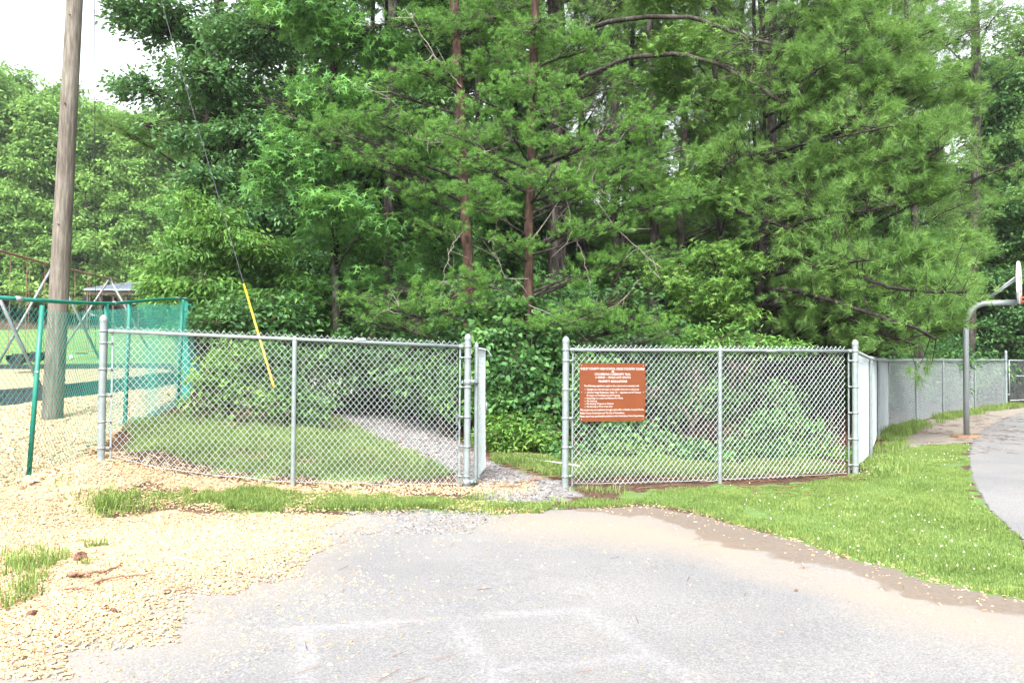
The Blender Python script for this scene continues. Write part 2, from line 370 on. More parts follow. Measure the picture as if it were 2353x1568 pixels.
def sheet(name, mat, keep, dz, attrs):
    """a sheet following the terrain over the kept grid cells"""
    fk = GF[keep]; used = np.unique(fk); remap = np.full(nx * ny, -1); remap[used] = np.arange(len(used))
    a = Acc(); a.add(np.stack([flx[used], fly[used], Z0[used] + dz], -1), remap[fk])
    o = a.build(name, mat, smooth=True)
    for k, v in attrs.items():
        at = o.data.attributes.new(k, 'FLOAT', 'POINT'); at.data.foreach_set('value', v[used].astype(np.float32))
    o['kind'] = 'structure'
    return o
def attr(t, name):
    n = N(t, 'ShaderNodeAttribute'); n.attribute_name = name; return n.outputs['Fac']
def edge(t, a, nz, k=.7):
    v = math_n(t, 'ADD', a, math_n(t, 'MULTIPLY', math_n(t, 'SUBTRACT', nz, .5), k))
    r = N(t, 'ShaderNodeMapRange', interpolation_type='SMOOTHSTEP'); r.inputs[1].default_value = .38; r.inputs[2].default_value = .62
    t.links.new(v, r.inputs[0]); return r.outputs[0]
# --- ground material
m, t, b, out = mat_new('ground_cover')
nz = noise_n(t, 9, 5, .65); nf = noise_n(t, 45, 4, .7); nl = noise_n(t, .9, 3)
straw = noise_n(t, 30, 4, .6, sc3=(1, .35, 1))
c = mixc(t, ramp(t, straw, [(.35, (0, 0, 0)), (.65, (1, 1, 1))]), (.04, .026, .018), (.105, .066, .045))
c = mixc(t, ramp(t, nl, [(.5, (0, 0, 0)), (.7, (.5, .5, .5))]), c, (.075, .062, .045))
sandc = ramp(t, nf, [(.3, (.16, .14, .12)), (.7, (.26, .235, .205))])
c = mixc(t, edge(t, attr(t, 'm_sand'), nz), c, sandc)
grav = ramp(t, noise_n(t, 110, 2, .6), [(.38, (.11, .105, .103)), (.62, (.24, .232, .23))])
grav = mixc(t, ramp(t, nz, [(.52, (0, 0, 0)), (.7, (.7, .7, .7))]), grav, (.12, .085, .06))
c = mixc(t, edge(t, attr(t, 'm_gravel'), nz, .8), c, grav)
gr = ramp(t, math_n(t, 'ADD', math_n(t, 'MULTIPLY', nf, .5), math_n(t, 'MULTIPLY', nz, .5)), [(.35, (.08, .10, .04)), (.55, (.10, .17, .05)), (.7, (.14, .22, .07))])
c = mixc(t, edge(t, attr(t, 'm_grass'), nz), c, gr)
fld = ramp(t, noise_n(t, .35, 5, .6), [(.35, (.10, .165, .05)), (.65, (.15, .21, .07))])
c = mixc(t, edge(t, attr(t, 'm_field'), nz, .2), c, fld)
chipn = ramp(t, nf, [(.3, (.18, .13, .075)), (.5, (.30, .23, .14)), (.7, (.38, .31, .21))])
c = mixc(t, edge(t, attr(t, 'm_mulch'), nz, 1.0), c, chipn)
t.links.new(c, b.inputs['Base Color']); b.inputs['Roughness'].default_value = .95; b.inputs['Specular IOR Level'].default_value = .1
bump(t, b, nf, .7, .02); M['ground'] = m
# --- pavement material
def asphalt(name, extra):
    m, t, b, out = mat_new(name)
    sp = noise_n(t, 85, 3, .75); sp2 = noise_n(t, 30, 4, .75); big = noise_n(t, .55, 4, .6); mid = noise_n(t, 2.6, 4)
    c = ramp(t, sp, [(.37, (.083, .083, .085)), (.5, (.143, .143, .145)), (.63, (.23, .23, .231))])
    c = mixc(t, .38, c, ramp(t, sp2, [(.35, (.125, .124, .125)), (.65, (.19, .188, .187))]))
    c = mixc(t, 1.0, c, ramp(t, big, [(.32, (.86, .86, .88)), (.68, (1.12, 1.11, 1.08))]), 'MULTIPLY')
    c = extra(t, c, mid, sp2)
    t.links.new(c, b.inputs['Base Color']); b.inputs['Roughness'].default_value = .85; b.inputs['Specular IOR Level'].default_value = .25
    bump(t, b, sp, .5, .006); return m
def pav_extra(t, c, mid, sp2):
    wob = math_n(t, 'MULTIPLY', math_n(t, 'SUBTRACT', mid, .5), .5)
    c = mixc(t, math_n(t, 'MULTIPLY', math_n(t, 'ADD', attr(t, 'm_wash'), wob, True), .75), c, (.225, .185, .142))
    tan = math_n(t, 'MULTIPLY', math_n(t, 'ADD', attr(t, 'm_tan'), wob, True), .65)
    c = mixc(t, math_n(t, 'MULTIPLY', tan, .5), c, (.23, .195, .155))
    dark = math_n(t, 'MULTIPLY', edge(t, attr(t, 'm_silt'), mid, .45), .72)
    c = mixc(t, dark, c, ramp(t, sp2, [(.3, (.088, .064, .045)), (.7, (.135, .10, .072))]))
    pf = math_n(t, 'MULTIPLY', attr(t, 'm_paint'), ramp(t, sp2, [(.35, (0, 0, 0)), (.6, (1, 1, 1))]))
    return mixc(t, math_n(t, 'MULTIPLY', pf, .27), c, (.33, .325, .34))
M['pave'] = asphalt('worn_asphalt', pav_extra)
def court_extra(t, c, mid, sp2):
    return mixc(t, math_n(t, 'MULTIPLY', attr(t, 'm_paint'), .5), c, (.35, .35, .37))
M['court'] = asphalt('court_asphalt', court_extra)
allk = np.ones(len(GF), bool)
at = {'m_mulch': mm}
at['m_grass'] = np.maximum.reduce([mask(flx, fly, PG[k], .5, .75, 1.6) for k in ('grass_strip', 'lawn', 'grass_left', 'grass_right', 'tuft')])
at['m_field'] = mask(flx, fly, PG['field'], 1.0, .6, .6); at['m_gravel'] = mask(flx, fly, PG['gravel'], .4, .5)
at['m_sand'] = mask(flx, fly, PG['sand'], .5, .6)
sdp = sdist(flx, fly, PAV); sdc = sdist(flx, fly, PG['court'])
Z0g = Z0.copy(); Z0[(sdp > .0)] -= .012; Z0[(sdc > .0)] -= .012
sheet('ground', M['ground'], allk, 0, at)
Z0 = Z0g
cx = GF[:, 0]
pk = (sdp[GF] > -.03).all(1)
paint = np.zeros(len(flx)); near = (fly > 3) & (fly < 8) & (np.abs(flx) < 5)
for l in PAINT: paint[near] = np.maximum(paint[near], np.clip(1.3 - segdist(flx[near], fly[near], l[0], l[1]) / .06, 0, 1))
paint *= np.clip((noise2(flx, fly, 3, 9) + .25) * 1.2, 0, 1)
tanm = np.clip(1.0 + sdist(flx, fly, PG['mulch_front']) / .45, 0, 1) * (fly < 9)
sheet('pavement', M['pave'], pk, .004, {'m_silt': mask(flx, fly, PG['silt'], .32, .3, 3), 'm_wash': mask(flx, fly, PG['sandwash'], .9, .3, 1.2), 'm_paint': paint, 'm_tan': tanm})
ck = (sdc[GF] > -.03).all(1); cp = np.zeros(len(flx)); kk = (flx > 5) & (fly < 25) & (fly > 8)
for l in CPAINT:
    for i in range(len(l) - 1): cp[kk] = np.maximum(cp[kk], np.clip(1.3 - segdist(flx[kk], fly[kk], l[i], l[i + 1]) / .06, 0, 1))
sheet('ball_court', M['court'], ck, .006, {'m_paint': cp})

# ------------------------------------------------------------------ scattered stuff
def sample(pg, n, rng, ymax=None):
    lo, hi = pg.min(0), pg.max(0); out = []; tot = 0
    if ymax: hi = np.array([hi[0], min(hi[1], ymax)])
    lo = np.array([max(lo[0], -9), max(lo[1], 2.6)]); hi = np.array([min(hi[0], 14), hi[1]])
    while tot < n:
        p = rng.uniform(lo, hi, (n * 2, 2)); p = p[inside(p[:, 0], p[:, 1], pg)]; out.append(p); tot += len(p)
        if len(p) == 0: break
    return np.concatenate(out)[:n]
def rot_axes(n, rng, tilt):
    a = rng.uniform(0, 2 * np.pi, n); z = nrm(np.stack([rng.normal(0, tilt, n), rng.normal(0, tilt, n), np.ones(n)], -1))
    x = np.stack([np.cos(a), np.sin(a), np.zeros(n)], -1); y = nrm(np.cross(z, x)); x = np.cross(y, z); return x, y, z
CH = np.array([[-1,-1,-1],[1,-1,-1],[1,1,-1],[-1,1,-1],[-.7,-.6,1],[.75,-.7,1],[.6,.7,1],[-.7,.65,1]]) * .5
def chips(acc, xy, size, rng, lift=.012):
    n = len(xy); z = ground(xy[:, 0], xy[:, 1]) + rng.uniform(.004, lift, n)
    x, y, zz = rot_axes(n, rng, .35); s = size * rng.uniform(.55, 1.35, n)
    inst(acc, CH, BOXF, np.column_stack([xy, z]), x, y, zz, np.stack([s * rng.choice([1, 1, 1.5, 2.2], n), s * rng.uniform(.4, .9, n), s * rng.uniform(.2, .45, n)], -1))
a = Acc()
fr = sample(PG['mulch_front'], 175000, rng); d = sdist(fr[:, 0], fr[:, 1], PG['mulch_front']) + rngn(fr[:, 0], fr[:, 1], 2, 5, .5)
bare = noise2(fr[:, 0], fr[:, 1], 1.6, 12)
mound = np.hypot((fr[:, 0] + 4.2) / 1.0, (fr[:, 1] - 8.0) / .5) < 1
keep = (rng.random(len(fr)) < np.clip(.30 + d * 1.3, .05, 1)) & (rng.random(len(fr)) < np.clip(1.5 - bare, .4, 1)) & ~(mound & (rng.random(len(fr)) < .72)) & ~(inside(fr[:, 0], fr[:, 1], PG['tuft']) & (rng.random(len(fr)) < .45))
chips(a, fr[keep], .0158, rng, .018)
# sprinkled over the pavement, thinning away from the bed
sc = np.column_stack([rng.uniform(-5, 3.5, 110000), rng.uniform(3.2, 8.6, 110000)])
d = -sdist(sc[:, 0], sc[:, 1], PG['mulch_front']); pr = np.exp(-np.maximum(d, 0) / .45) * .36 * np.clip((noise2(sc[:, 0], sc[:, 1], 2.4, 21) - .25) * 2.2, .05, 1) + .004
far = (sc[:, 1] > 7.0); pr = pr + far * (sc[:, 0] < .2) * .10 * np.clip(1 - d / 3.5, 0, 1)
k = (rng.random(len(sc)) < pr) & (d > 0); chips(a, sc[k], .015, rng, .005)
k2 = sample(PG['silt'], 1500, rng, 9); dl = sdist(k2[:, 0], k2[:, 1], PG['lawn']); k2 = k2[rng.random(len(k2)) < np.exp(-np.abs(dl) / .12) * .8 + .03]; chips(a, k2, .015, rng, .008)
k3 = sample(PG['grass_strip'], 3500, rng); chips(a, k3, .017, rng, .03)
gg = sample(PG['mulch_front'], 1, rng)
xx = rng.uniform(-4.2, .3, 5000); yy = 8.4 + (xx + 4.12) * .193 + rng.normal(-.12, .22, 5000); chips(a, np.column_stack([xx, yy]), .017, rng, .01)
tag(a.build('wood_chips', M['chip']), 'pale tan wood chips spread thickly over the left foreground and playground edge', 'wood chips', kind='stuff')
a = Acc(); bk = sample(PG['mulch_back'], 45000, rng, 17); chips(a, bk, .04, rng, .03)
tag(a.build('playground_wood_chips', M['chip']), 'pale wood chips bedding the playground behind the green fence', 'wood chips', kind='stuff')
# --- gravel stones on the trail
a = Acc(); gp = sample(PG['gravel'], 9000, rng); gp = gp[rng.random(len(gp)) < np.clip(.4 + sdist(gp[:, 0], gp[:, 1], PG['gravel']) * 2, .1, 1)]
chips(a, gp, .024, rng, .006)
xx = rng.uniform(-1.6, 1.2, 3500); yy = rng.uniform(6.9, 8.0, 3500); chips(a, np.column_stack([xx, yy])[noise2(xx, yy, 1.5, 31) > .45], .016, rng, .006)
tag(a.build('gravel_stones', M['gravel']), 'loose grey gravel lying on the trail through the gate', 'gravel', kind='stuff')
# --- grass blades
def blades(acc, xy, h, w, rng, lean=.35):
    n = len(xy); z = ground(xy[:, 0], xy[:, 1]) - .004; a = rng.uniform(0, 2 * np.pi, n); ln = np.abs(rng.normal(0, lean, n)) + .05
    dx, dy = np.cos(a), np.sin(a); px_, py_ = -dy, dx; h = h * rng.uniform(.5, 1.25, n)
    b0 = np.column_stack([xy, z])
    side = np.column_stack([px_, py_, np.zeros(n)]) * (w[:, None] / 2)
    m1 = b0 + np.column_stack([dx * ln * h * .35, dy * ln * h * .35, h * .6]); tp = b0 + np.column_stack([dx * ln * h * 1.2, dy * ln * h * 1.2, h * np.clip(1 - ln * .4, .3, 1)])
    V = np.stack([b0 - side, b0 + side, m1 + side * .8, m1 - side * .8, tp], 1).reshape(-1, 3); o = (np.arange(n) * 5)[:, None]
    base = acc.n; acc.add(V, o + np.array([[0, 1, 2, 3]])); acc.Fs.append(o + np.array([[3, 2, 4]]) + base)
def grass_patch(name, label, pg, n, h, w, mat, clump=.5, ymax=None, seed=0, edge_in=.02, ed=.5):
    r = np.random.default_rng(100 + seed); p = sample(pg, n, r, ymax)
    d = sdist(p[:, 0], p[:, 1], pg) + rngn(p[:, 0], p[:, 1], 2, 40 + seed, ed) + rngn(p[:, 0], p[:, 1], 9, 44 + seed, .2)
    dn = noise2(p[:, 0], p[:, 1], 2.5, 50 + seed)
    k = (d > edge_in) & (noise2(p[:, 0], p[:, 1], 1.3, 77) > (.16 if h < .12 else 0)) & (r.random(len(p)) < np.clip(1.25 - clump * 1.6 * (1 - dn), .1, 1)); p = p[k]; dn = dn[k]
    a = Acc(); blades(a, p, h * (.55 + .9 * dn), np.full(len(p), w) * (1 + .1 * p[:, 1] / 8), r)
    tag(a.build(name, mat), label, 'grass', kind='stuff')
grass_patch('lawn_grass', 'short bright green lawn grass with clover right of the pavement', PG['lawn'], 170000, .038, .0055, M['grass'], .58, 17, 1, ed=.3)
grass_patch('grass_strip', 'narrow green grass strip in front of the left fence', PG['grass_strip'], 42000, .065, .0065, M['grass'], .55, None, 2, .05)
grass_patch('grass_patch', 'rough olive green grass behind the left fence beside the trail', PG['grass_left'], 70000, .085, .007, M['grass_dry'], .75, None, 3, ed=.9)
grass_patch('grass_patch', 'thin short grass behind the right fence at the wood edge', PG['grass_right'], 40000, .07, .009, M['grass_dry'], .6, None, 4, ed=.8)
grass_patch('grass_clump', 'tall bright grass clump growing in the wood chips at the far left', PG['tuft'], 5600, .13, .008, M['grass'], .85, None, 5)
a = Acc(); r = np.random.default_rng(5)
for (px, py, n, hh, sp) in [(225,1258,70,.09,.05),(205,1248,40,.06,.05),(250,1165,220,.15,.09),(240,1172,160,.12,.1),(330,1165,120,.11,.1),(1080,1150,50,.11,.05),(1270,1158,50,.10,.06),(195,1300,20,.08,.02),(1120,1145,30,.09,.08),
        (2047,1000,160,.25,.12),(2040,1010,120,.15,.15),(2110,985,60,.2,.1),(2020,1030,160,.12,.2),(1400,1130,70,.08,.12),(1350,1125,70,.06,.1),(1975,1075,140,.09,.1),(2005,1040,180,.12,.15),(140,1108,25,.07,.06),(170,1140,30,.06,.08)]:
    g = gpt(px, py); blades(a, np.column_stack([r.normal(g[0], sp, n), r.normal(g[1], sp * .8, n)]), np.full(n, hh), np.full(n, .009), r, .45)
p_ = sample(PG['grass_left'], 170, r)
for g in p_: n = int(r.integers(15, 60)); blades(a, np.column_stack([r.normal(g[0], .05, n), r.normal(g[1], .05, n)]), np.full(n, r.uniform(.09, .2)), np.full(n, .007), r, .5)
tag(a.build('grass_tufts', M['grass']), 'scattered single grass tufts along the edges of chips, fence and path', 'grass', kind='stuff')
a = Acc(); r = np.random.default_rng(6)
FE = np.array([[4.3,10.1],[5.6,12.9],[7.1,16],[8.4,18.3],[10,20.4],[11.8,22.6],[14.2,25.2],[16.2,27.1],[20,31]])
for i in range(len(FE) - 1):
    n = 1500; tt = r.random(n)[:, None]; p = FE[i] * (1 - tt) + FE[i + 1] * tt + r.normal(0, .13, (n, 2)) + np.array([.2, -.2]); p = p[noise2(p[:, 0], p[:, 1], 1.2, 61) > .42]
    blades(a, p, np.full(len(p), .12 + .05 * (i > 1)), np.full(len(p), .014), r)
tag(a.build('verge_grass', M['grass']), 'ragged green grass along the foot of the long right fence', 'grass', kind='stuff')
# --- clover flowers and pine straw
a = Acc(); p = sample(PG['lawn'], 900, rng, 15); k = rng.random(len(p)) < noise2(p[:, 0], p[:, 1], .9, 71) ** 2; p = p[k & (p[:, 0] > 2.2)][:190]
x, y, z = rot_axes(len(p), rng, .4); inst(a, CH * 1.0, BOXF, np.column_stack([p, ground(p[:, 0], p[:, 1]) + .05]), x, y, z, np.full(len(p), .0075) * rng.uniform(.6, 1.4, len(p)))
tag(a.build('clover_flowers', M['flower']), 'tiny white clover flowers dotted over the right lawn', 'flowers', kind='stuff')
def straws(acc, xy, L, w, rng):
    n = len(xy); a = rng.uniform(0, np.pi, n); z = ground(xy[:, 0], xy[:, 1]) + rng.uniform(.008, .02, n); L = L * rng.uniform(.5, 1.2, n)
    d = np.column_stack([np.cos(a), np.sin(a), rng.normal(0, .06, n)]); s = np.column_stack([-np.sin(a), np.cos(a), np.full(n, .5)]) * w / 2
    c = np.column_stack([xy, z]); e0 = c - d * L[:, None] / 2; e1 = c + d * L[:, None] / 2
    acc.add(np.stack([e0 - s, e0 + s, e1 + s, e1 - s], 1).reshape(-1, 3), (np.arange(n) * 4)[:, None] + np.arange(4)[None])
a = Acc(); n = 30000; p = np.column_stack([rng.uniform(-6, 11, n), rng.uniform(9.6, 19, n)])
k = (p[:, 0] < 4.4 + (p[:, 1] - 10) * .5) & (np.abs(p[:, 0] / p[:, 1]) < .7) & ~inside(p[:, 0], p[:, 1], PG['mulch_back']) & ~(inside(p[:, 0], p[:, 1], PG['gravel']) & (rng.random(n) < .85)) & (noise2(p[:, 0], p[:, 1], .8, 91) > .33); p = p[k]
straws(a, p, .2, .008, rng)
tag(a.build('pine_straw', M['straw']), 'reddish brown pine straw carpeting the floor under the trees', 'pine straw', kind='stuff')
a = Acc(); p = np.column_stack([rng.uniform(-3.5, 6, 170), rng.uniform(3.4, 8.6, 170)]); p = p[inside(p[:, 0], p[:, 1], PAV)]; straws(a, p, .13, .003, rng)
for (x0, x1, y0, y1, n) in [(-.6, 1.2, 8.2, 9.4, 260), (-3.5, 4, 8.6, 9.7, 900), (5, 12, 13, 20, 1500), (6.5, 14, 15, 24, 2500)]:
    p = np.column_stack([rng.uniform(x0, x1, n), rng.uniform(y0, y1, n)]); straws(a, p[noise2(p[:, 0], p[:, 1], 1.3, 81) > .48], .16, .006, rng)
tag(a.build('fallen_pine_needles', M['straw']), 'single brown pine needles fallen on pavement, path and fence line', 'pine needles', kind='stuff')
# ------------------------------------------------------------------ chain link fences
def chain(acc, path, top, bot, p=.0625, q=.0745, rw=.0021, seed=0, over=0.0, k=4, sway=.012, ragged=0.0, depth=None):
    """path: list of (x,y); top(s), bot(x,y,s) give heights; woven zigzag wires"""
    path = np.asarray(path, float); seg = np.linalg.norm(np.diff(path, axis=0), axis=1); cum = np.concatenate([[0], np.cumsum(seg)]); L = cum[-1]
    nc = int(L / (p / 2)); hmax = 3.0
    S = np.arange(nc + 1) * p / 2
    PX = np.interp(S, cum, path[:, 0]); PY = np.interp(S, cum, path[:, 1])
    tdx = np.gradient(PX); tdy = np.gradient(PY); tl = np.hypot(tdx, tdy); nx_, ny_ = -tdy / tl, tdx / tl
    T = np.array([top(s) for s in S]) + over; B = bot(PX, PY, S)
    if ragged: T = T + (noise2(S, S * 0, 1.1, seed + 5) - .5) * ragged
    A0 = []; A1 = []; NN = []; 
    nr = int((T - B).max() / (q / 2)) + 2
    for j in range(nr):
        i = np.arange(nc); par = (i + j) % 2
        i0 = np.where(par == 0, i, i + 1); i1 = np.where(par == 0, i + 1, i)
        z0 = T[i0] - j * q / 2; z1 = T[i1] - (j + 1) * q / 2
        ok = z1 > B[i1] - .01
        off = np.where(par == 0, 1, -1) * rw * .9
        w0 = (noise2(S[i0], z0, .9, seed) - .5) * sway * 2; w1 = (noise2(S[i1], z1, .9, seed) - .5) * sway * 2
        a = np.stack([PX[i0] + nx_[i0] * (w0 + off), PY[i0] + ny_[i0] * (w0 + off), z0], -1); b = np.stack([PX[i1] + nx_[i1] * (w1 + off), PY[i1] + ny_[i1] * (w1 + off), z1], -1)
        A0.append(a[ok]); A1.append(b[ok])
    a = np.concatenate(A0); b = np.concatenate(A1)
    tubes(acc, np.stack([a, b], 1), np.full((len(a), 2), rw), k)
    if over:    # short twisted wire tips standing above the rail
        i = np.arange(0, nc + 1, 2); a = np.stack([PX[i], PY[i], T[i] - .004], -1)
        e = a + np.column_stack([rng.normal(0, .002, (len(i), 2)), np.full(len(i), .009)])
        tubes(acc, np.stack([a, e], 1), np.full((len(a), 2), rw * 1.5), k)
def post(acc, x, y, zb, zt, r, cap='dome', k=16, lean=(0, 0)):
    t = np.array([x + lean[0], y + lean[1], zt]); b = np.array([x, y, zb - .15]); ax = nrm(t - b)
    tube(acc, [b, t], r, k, False)
    if cap == 'dome':
        lathe(acc, t - ax * .03, [(r + .003, 0), (r + .004, .02), (r + .001, .034), (r * .88, .048), (r * .6, .060), (r * .25, .068), (0, .07)], k, ax)
    elif cap == 'eye':
        lathe(acc, t - ax * .04, [(r + .002, 0), (r + .003, .02), (r * .9, .04), (r * .5, .05), (0, .052)], k, ax)
def band(acc, c, r, axis=(0, 0, 1), h=.022, arm=None):
    lathe(acc, np.array(c) - np.array([0, 0, h / 2]), [(r, 0), (r + .004, 0), (r + .004, h), (r, h)], 16)
    if arm is not None:
        arm = np.array(arm, float); L = np.linalg.norm(arm); ax = arm / L; cc = np.array(c) + ax * (r + L / 2)
        box(acc, cc, (L, .009, h), [ax, np.cross([0, 0, 1], ax), [0, 0, 1]])
        lathe(acc, np.array(c) + ax * (r + L * .8) - np.cross([0, 0, 1], ax) * .012, [(.006, 0), (.006, .024)], 6, np.cross([0, 0, 1], ax))
def gx(px, py, Y): p = P(px, py, Y); return p[:2]
def ztop_at(px, py, Y): return P(px, py, Y)[2]

def front_fence(ends, mid, ztops, zcaps, label, cat='fence', name='chain_link_fence', bars=(True, True)):
    """ends: two (x,y) terminal posts, mid (x,y), ztops rail heights at the three"""
    (x0, y0), (x1, y1) = ends; root = thing(name, label, cat, (x0, y0, G(x0, y0)))
    d = np.array([x1 - x0, y1 - y0]); L = np.linalg.norm(d); d /= L; zt = lambda s: ztops[0] + (ztops[1] - ztops[0]) * s / L
    for (x, y), zc in zip(ends, zcaps):
        a = Acc(); post(a, x, y, G(x, y), zc - .02, .0365, None); tp_ = a.build('terminal_post', M['galv'], root, True)
        a = Acc(); lathe(a, (x, y, zc - .05), [(.0395, 0), (.0405, .02), (.0375, .034), (.032, .048), (.022, .060), (.009, .068), (0, .07)], 16); a.build('post_cap', M['galv'], tp_, True)
    a = Acc(); zm = zt(np.linalg.norm(np.array(mid) - np.array(ends[0]))); post(a, mid[0], mid[1], G(*mid), zm - .035, .024, 'eye'); 
    lathe(a, (mid[0], mid[1], zm - .06), [(.026, 0), (.028, .03), (.026, .05)], 14)
    lathe(a, np.array([mid[0], mid[1], zm]) - np.append(d, 0) * .022, [(.020, 0), (.025, .004), (.025, .04), (.020, .044)], 14, (d[0], d[1], 0))
    for h in (.32, .62, .92, 1.2):
        if h < zm - G(*mid) - .1: lathe(a, (mid[0], mid[1], zm - h), [(.0245, 0), (.0275, .002), (.0275, .007), (.0245, .009)], 12)
    lp_ = a.build('line_post', M['galv'], root, True)
    a = Acc(); lathe(a, (mid[0], mid[1], zm + .015), [(.022, 0), (.018, .014), (0, .022)], 12); a.build('rail_loop_cap', M['galv'], lp_, True)
    off = np.array([-d[1], d[0]]) * -.0   # rail line
    a = Acc(); r0 = np.array([x0 + d[0] * .075, y0 + d[1] * .075, zt(.075)]); r1 = np.array([x1 - d[0] * .075, y1 - d[1] * .075, zt(L - .075)])
    tube(a, [r0, r1], .0185, 14)
    lathe(a, (r0 + r1) / 2 + np.append(d, 0) * L * .17, [(.0185, 0), (.0205, .004), (.0205, .12), (.0185, .125)], 14, (d[0], d[1], 0))
    for s, r_ in ((1, r0), (-1, r1)): lathe(a, r_ - np.append(d, 0) * s * .03, [(.008, 0), (.022, .008), (.0235, .02), (.0235, .05), (.02, .055)], 14, np.append(d, 0) * s)
    a.build('top_rail', M['galv'], root, True)
    nrml = np.array([d[1], -d[0]])   # towards the camera
    pth = [np.array([x0, y0]) + d * .10 - nrml * .024, np.array([x1, y1]) - d * .10 - nrml * .024]
    a = Acc(); chain(a, pth, lambda s: zt(s + .1), lambda x, y, s: ground(x, y) + .02, over=.054, seed=int(abs(x0) * 10))
    a.build('chain_mesh', M['wire'], root, False)
    a = Acc(); n = 24; ss = np.linspace(0, 1, n)[:, None]; q = pth[0] * (1 - ss) + pth[1] * ss; tube(a, np.column_stack([q, ground(q[:, 0], q[:, 1]) + .03 + rng.normal(0, .006, n)]), .0024, 5); a.build('tension_wire', M['wire'], root)
    for (x, y), s, zc in ((ends[0], 1, zt(0)), (ends[1], -1, zt(L))):
        a = Acc(); bx_, by_ = np.array([x, y]) + d * s * .085 - nrml * .012; zb = G(x, y)
        box(a, (bx_, by_, (zc + zb) / 2), (.018, .006, zc - zb - .02), [[d[0], d[1], 0], [nrml[0], nrml[1], 0], [0, 0, 1]]); a.build('tension_bar', M['galv'], root)
        hs_ = [zc + .0] + list(np.linspace(zc - .12, zb + .12, 5))
        for i, h in enumerate(hs_):
            a = Acc(); band(a, (x, y, h), .0365, arm=np.append(d * s, 0) * .06); a.build('band', M['galv'], root, True)
    return root, d, L, nrml
A_ = gx(232, 1052, 8.4); B_ = gx(1072, 1118, 9.1); C_ = gx(1298, 1118, 9.13); D_ = gx(1965, 1090, 10.1)
Mm = A_ * .495 + B_ * .505; Nn = C_ * .492 + D_ * .508
fl = front_fence((A_, B_), Mm, (ztop_at(245, 760, 8.4), ztop_at(1075, 796, 9.1)), (ztop_at(245, 727, 8.4), ztop_at(1075, 770, 9.1)),
    'short silver chain link fence left of the open gate, its foot sunk in wood chips')
fr_ = front_fence((C_, D_), Nn, (ztop_at(1302, 803, 9.13), ztop_at(1962, 806, 10.1)), (ztop_at(1302, 776, 9.13), ztop_at(1963, 783, 10.1)),
    'silver chain link fence section that carries the brown sign')
# loose chain on the gate post
ch = thing('lock_chain', 'short steel chain hanging on the fence beside the gate post', 'chain', (B_[0] - .13, B_[1] - .03, 1.0))
a = Acc(); c0 = np.array([B_[0] - .10, B_[1] - .035, P(1060, 955, 9.05)[2]])
for i in range(15):
    c = c0 + np.array([-.02 * math.sin(i * .9), 0, -.026 * i]); t_ = np.linspace(0, 2 * np.pi, 9)
    ax = (1, 0) if i % 2 else (.2, .8); tube(a, [c + np.array([ax[0] * .010 * math.cos(q), ax[1] * .010 * math.cos(q), .019 * math.sin(q)]) for q in t_], .0032, 5, False)
a.build('links', M['galv'], ch, True)
# gate leaf swung open inwards
HG = gx(1092, 1107, 9.2); FG = gx(1110.5, 1081, 10.18)
gt = thing('gate', 'narrow chain link gate standing open, seen almost edge on', 'gate', (HG[0], HG[1], G(*HG)))
z1_, z0_ = ztop_at(1094, 793, 9.2), ztop_at(1090, 1102, 9.2); gd = FG - HG; gL = np.linalg.norm(gd); gd /= gL; gn = np.array([gd[1], -gd[0]])
a = Acc(); post(a, HG[0], HG[1], z0_ + .15, z1_, .021, 'dome'); a.build('hinge_stile', M['galv'], gt, True)
a = Acc(); 
for z in (z1_ - .04, z0_ + .03): tube(a, [np.append(HG, z), np.append(FG, z)], .0165, 12)
tube(a, [np.append(FG, z0_ + .03), np.append(FG, z1_ - .04)], .0165, 12); a.build('frame', M['galv'], gt, True)
a = Acc(); chain(a, [HG + gd * .03 + gn * .02, FG - gd * .01 + gn * .02], lambda s: z1_ - .02, lambda x, y, s: x * 0 + z0_ + .02, seed=3); a.build('chain_mesh', M['wire'], gt)
a = Acc(); fz = z1_ - .05; f0 = np.append(FG, fz); tube(a, [f0, f0 + np.array([.03, .03, .02]), f0 + np.array([.075, .03, -.045]), f0 + np.array([.085, .03, -.075])], .009, 8); a.build('latch', M['galv'], gt, True)
a = Acc(); tube(a, [np.append(FG, 1.38 - .55) + np.array([.03, 0, .06]), np.append(FG, 1.38 - .55) + np.array([.03, 0, -.06])], .012, 8); a.build('drop_rod', M['galv'], gt, True)
for zz in (P(1082, 877, 9.15)[2], P(1080, 1112, 9.15)[2] + .03):
    a = Acc(); lathe(a, (B_[0], B_[1], zz - .03), [(.037, 0), (.042, .002), (.042, .058), (.037, .06)], 16)
    lathe(a, (HG[0], HG[1], zz - .028), [(.021, 0), (.026, .002), (.026, .054), (.021, .056)], 14)
    mid = (np.append(B_, zz) + np.append(HG, zz)) / 2; dd = HG - B_; dl = np.linalg.norm(dd); dd /= dl; cr = np.array([-dd[1], dd[0]])
    box(a, mid - np.append(cr, 0) * .030, (dl * .85, .006, .058), [[*dd, 0], [*cr, 0], [0, 0, 1]]); box(a, mid - np.append(cr, 0) * -.018, (dl * .8, .005, .05), [[*dd, 0], [*cr, 0], [0, 0, 1]])
    for q in (-.03, .02): lathe(a, mid + np.append(dd * q - cr * .045, 0), [(.011, 0), (.011, .012), (.007, .014)], 6, np.append(cr, 0) * -1)
    lathe(a, (B_[0] - .055, B_[1] - .045, zz - .012), [(.010, 0), (.010, .03)], 8)
    a.build('hinge', M['galv'], gt, True)

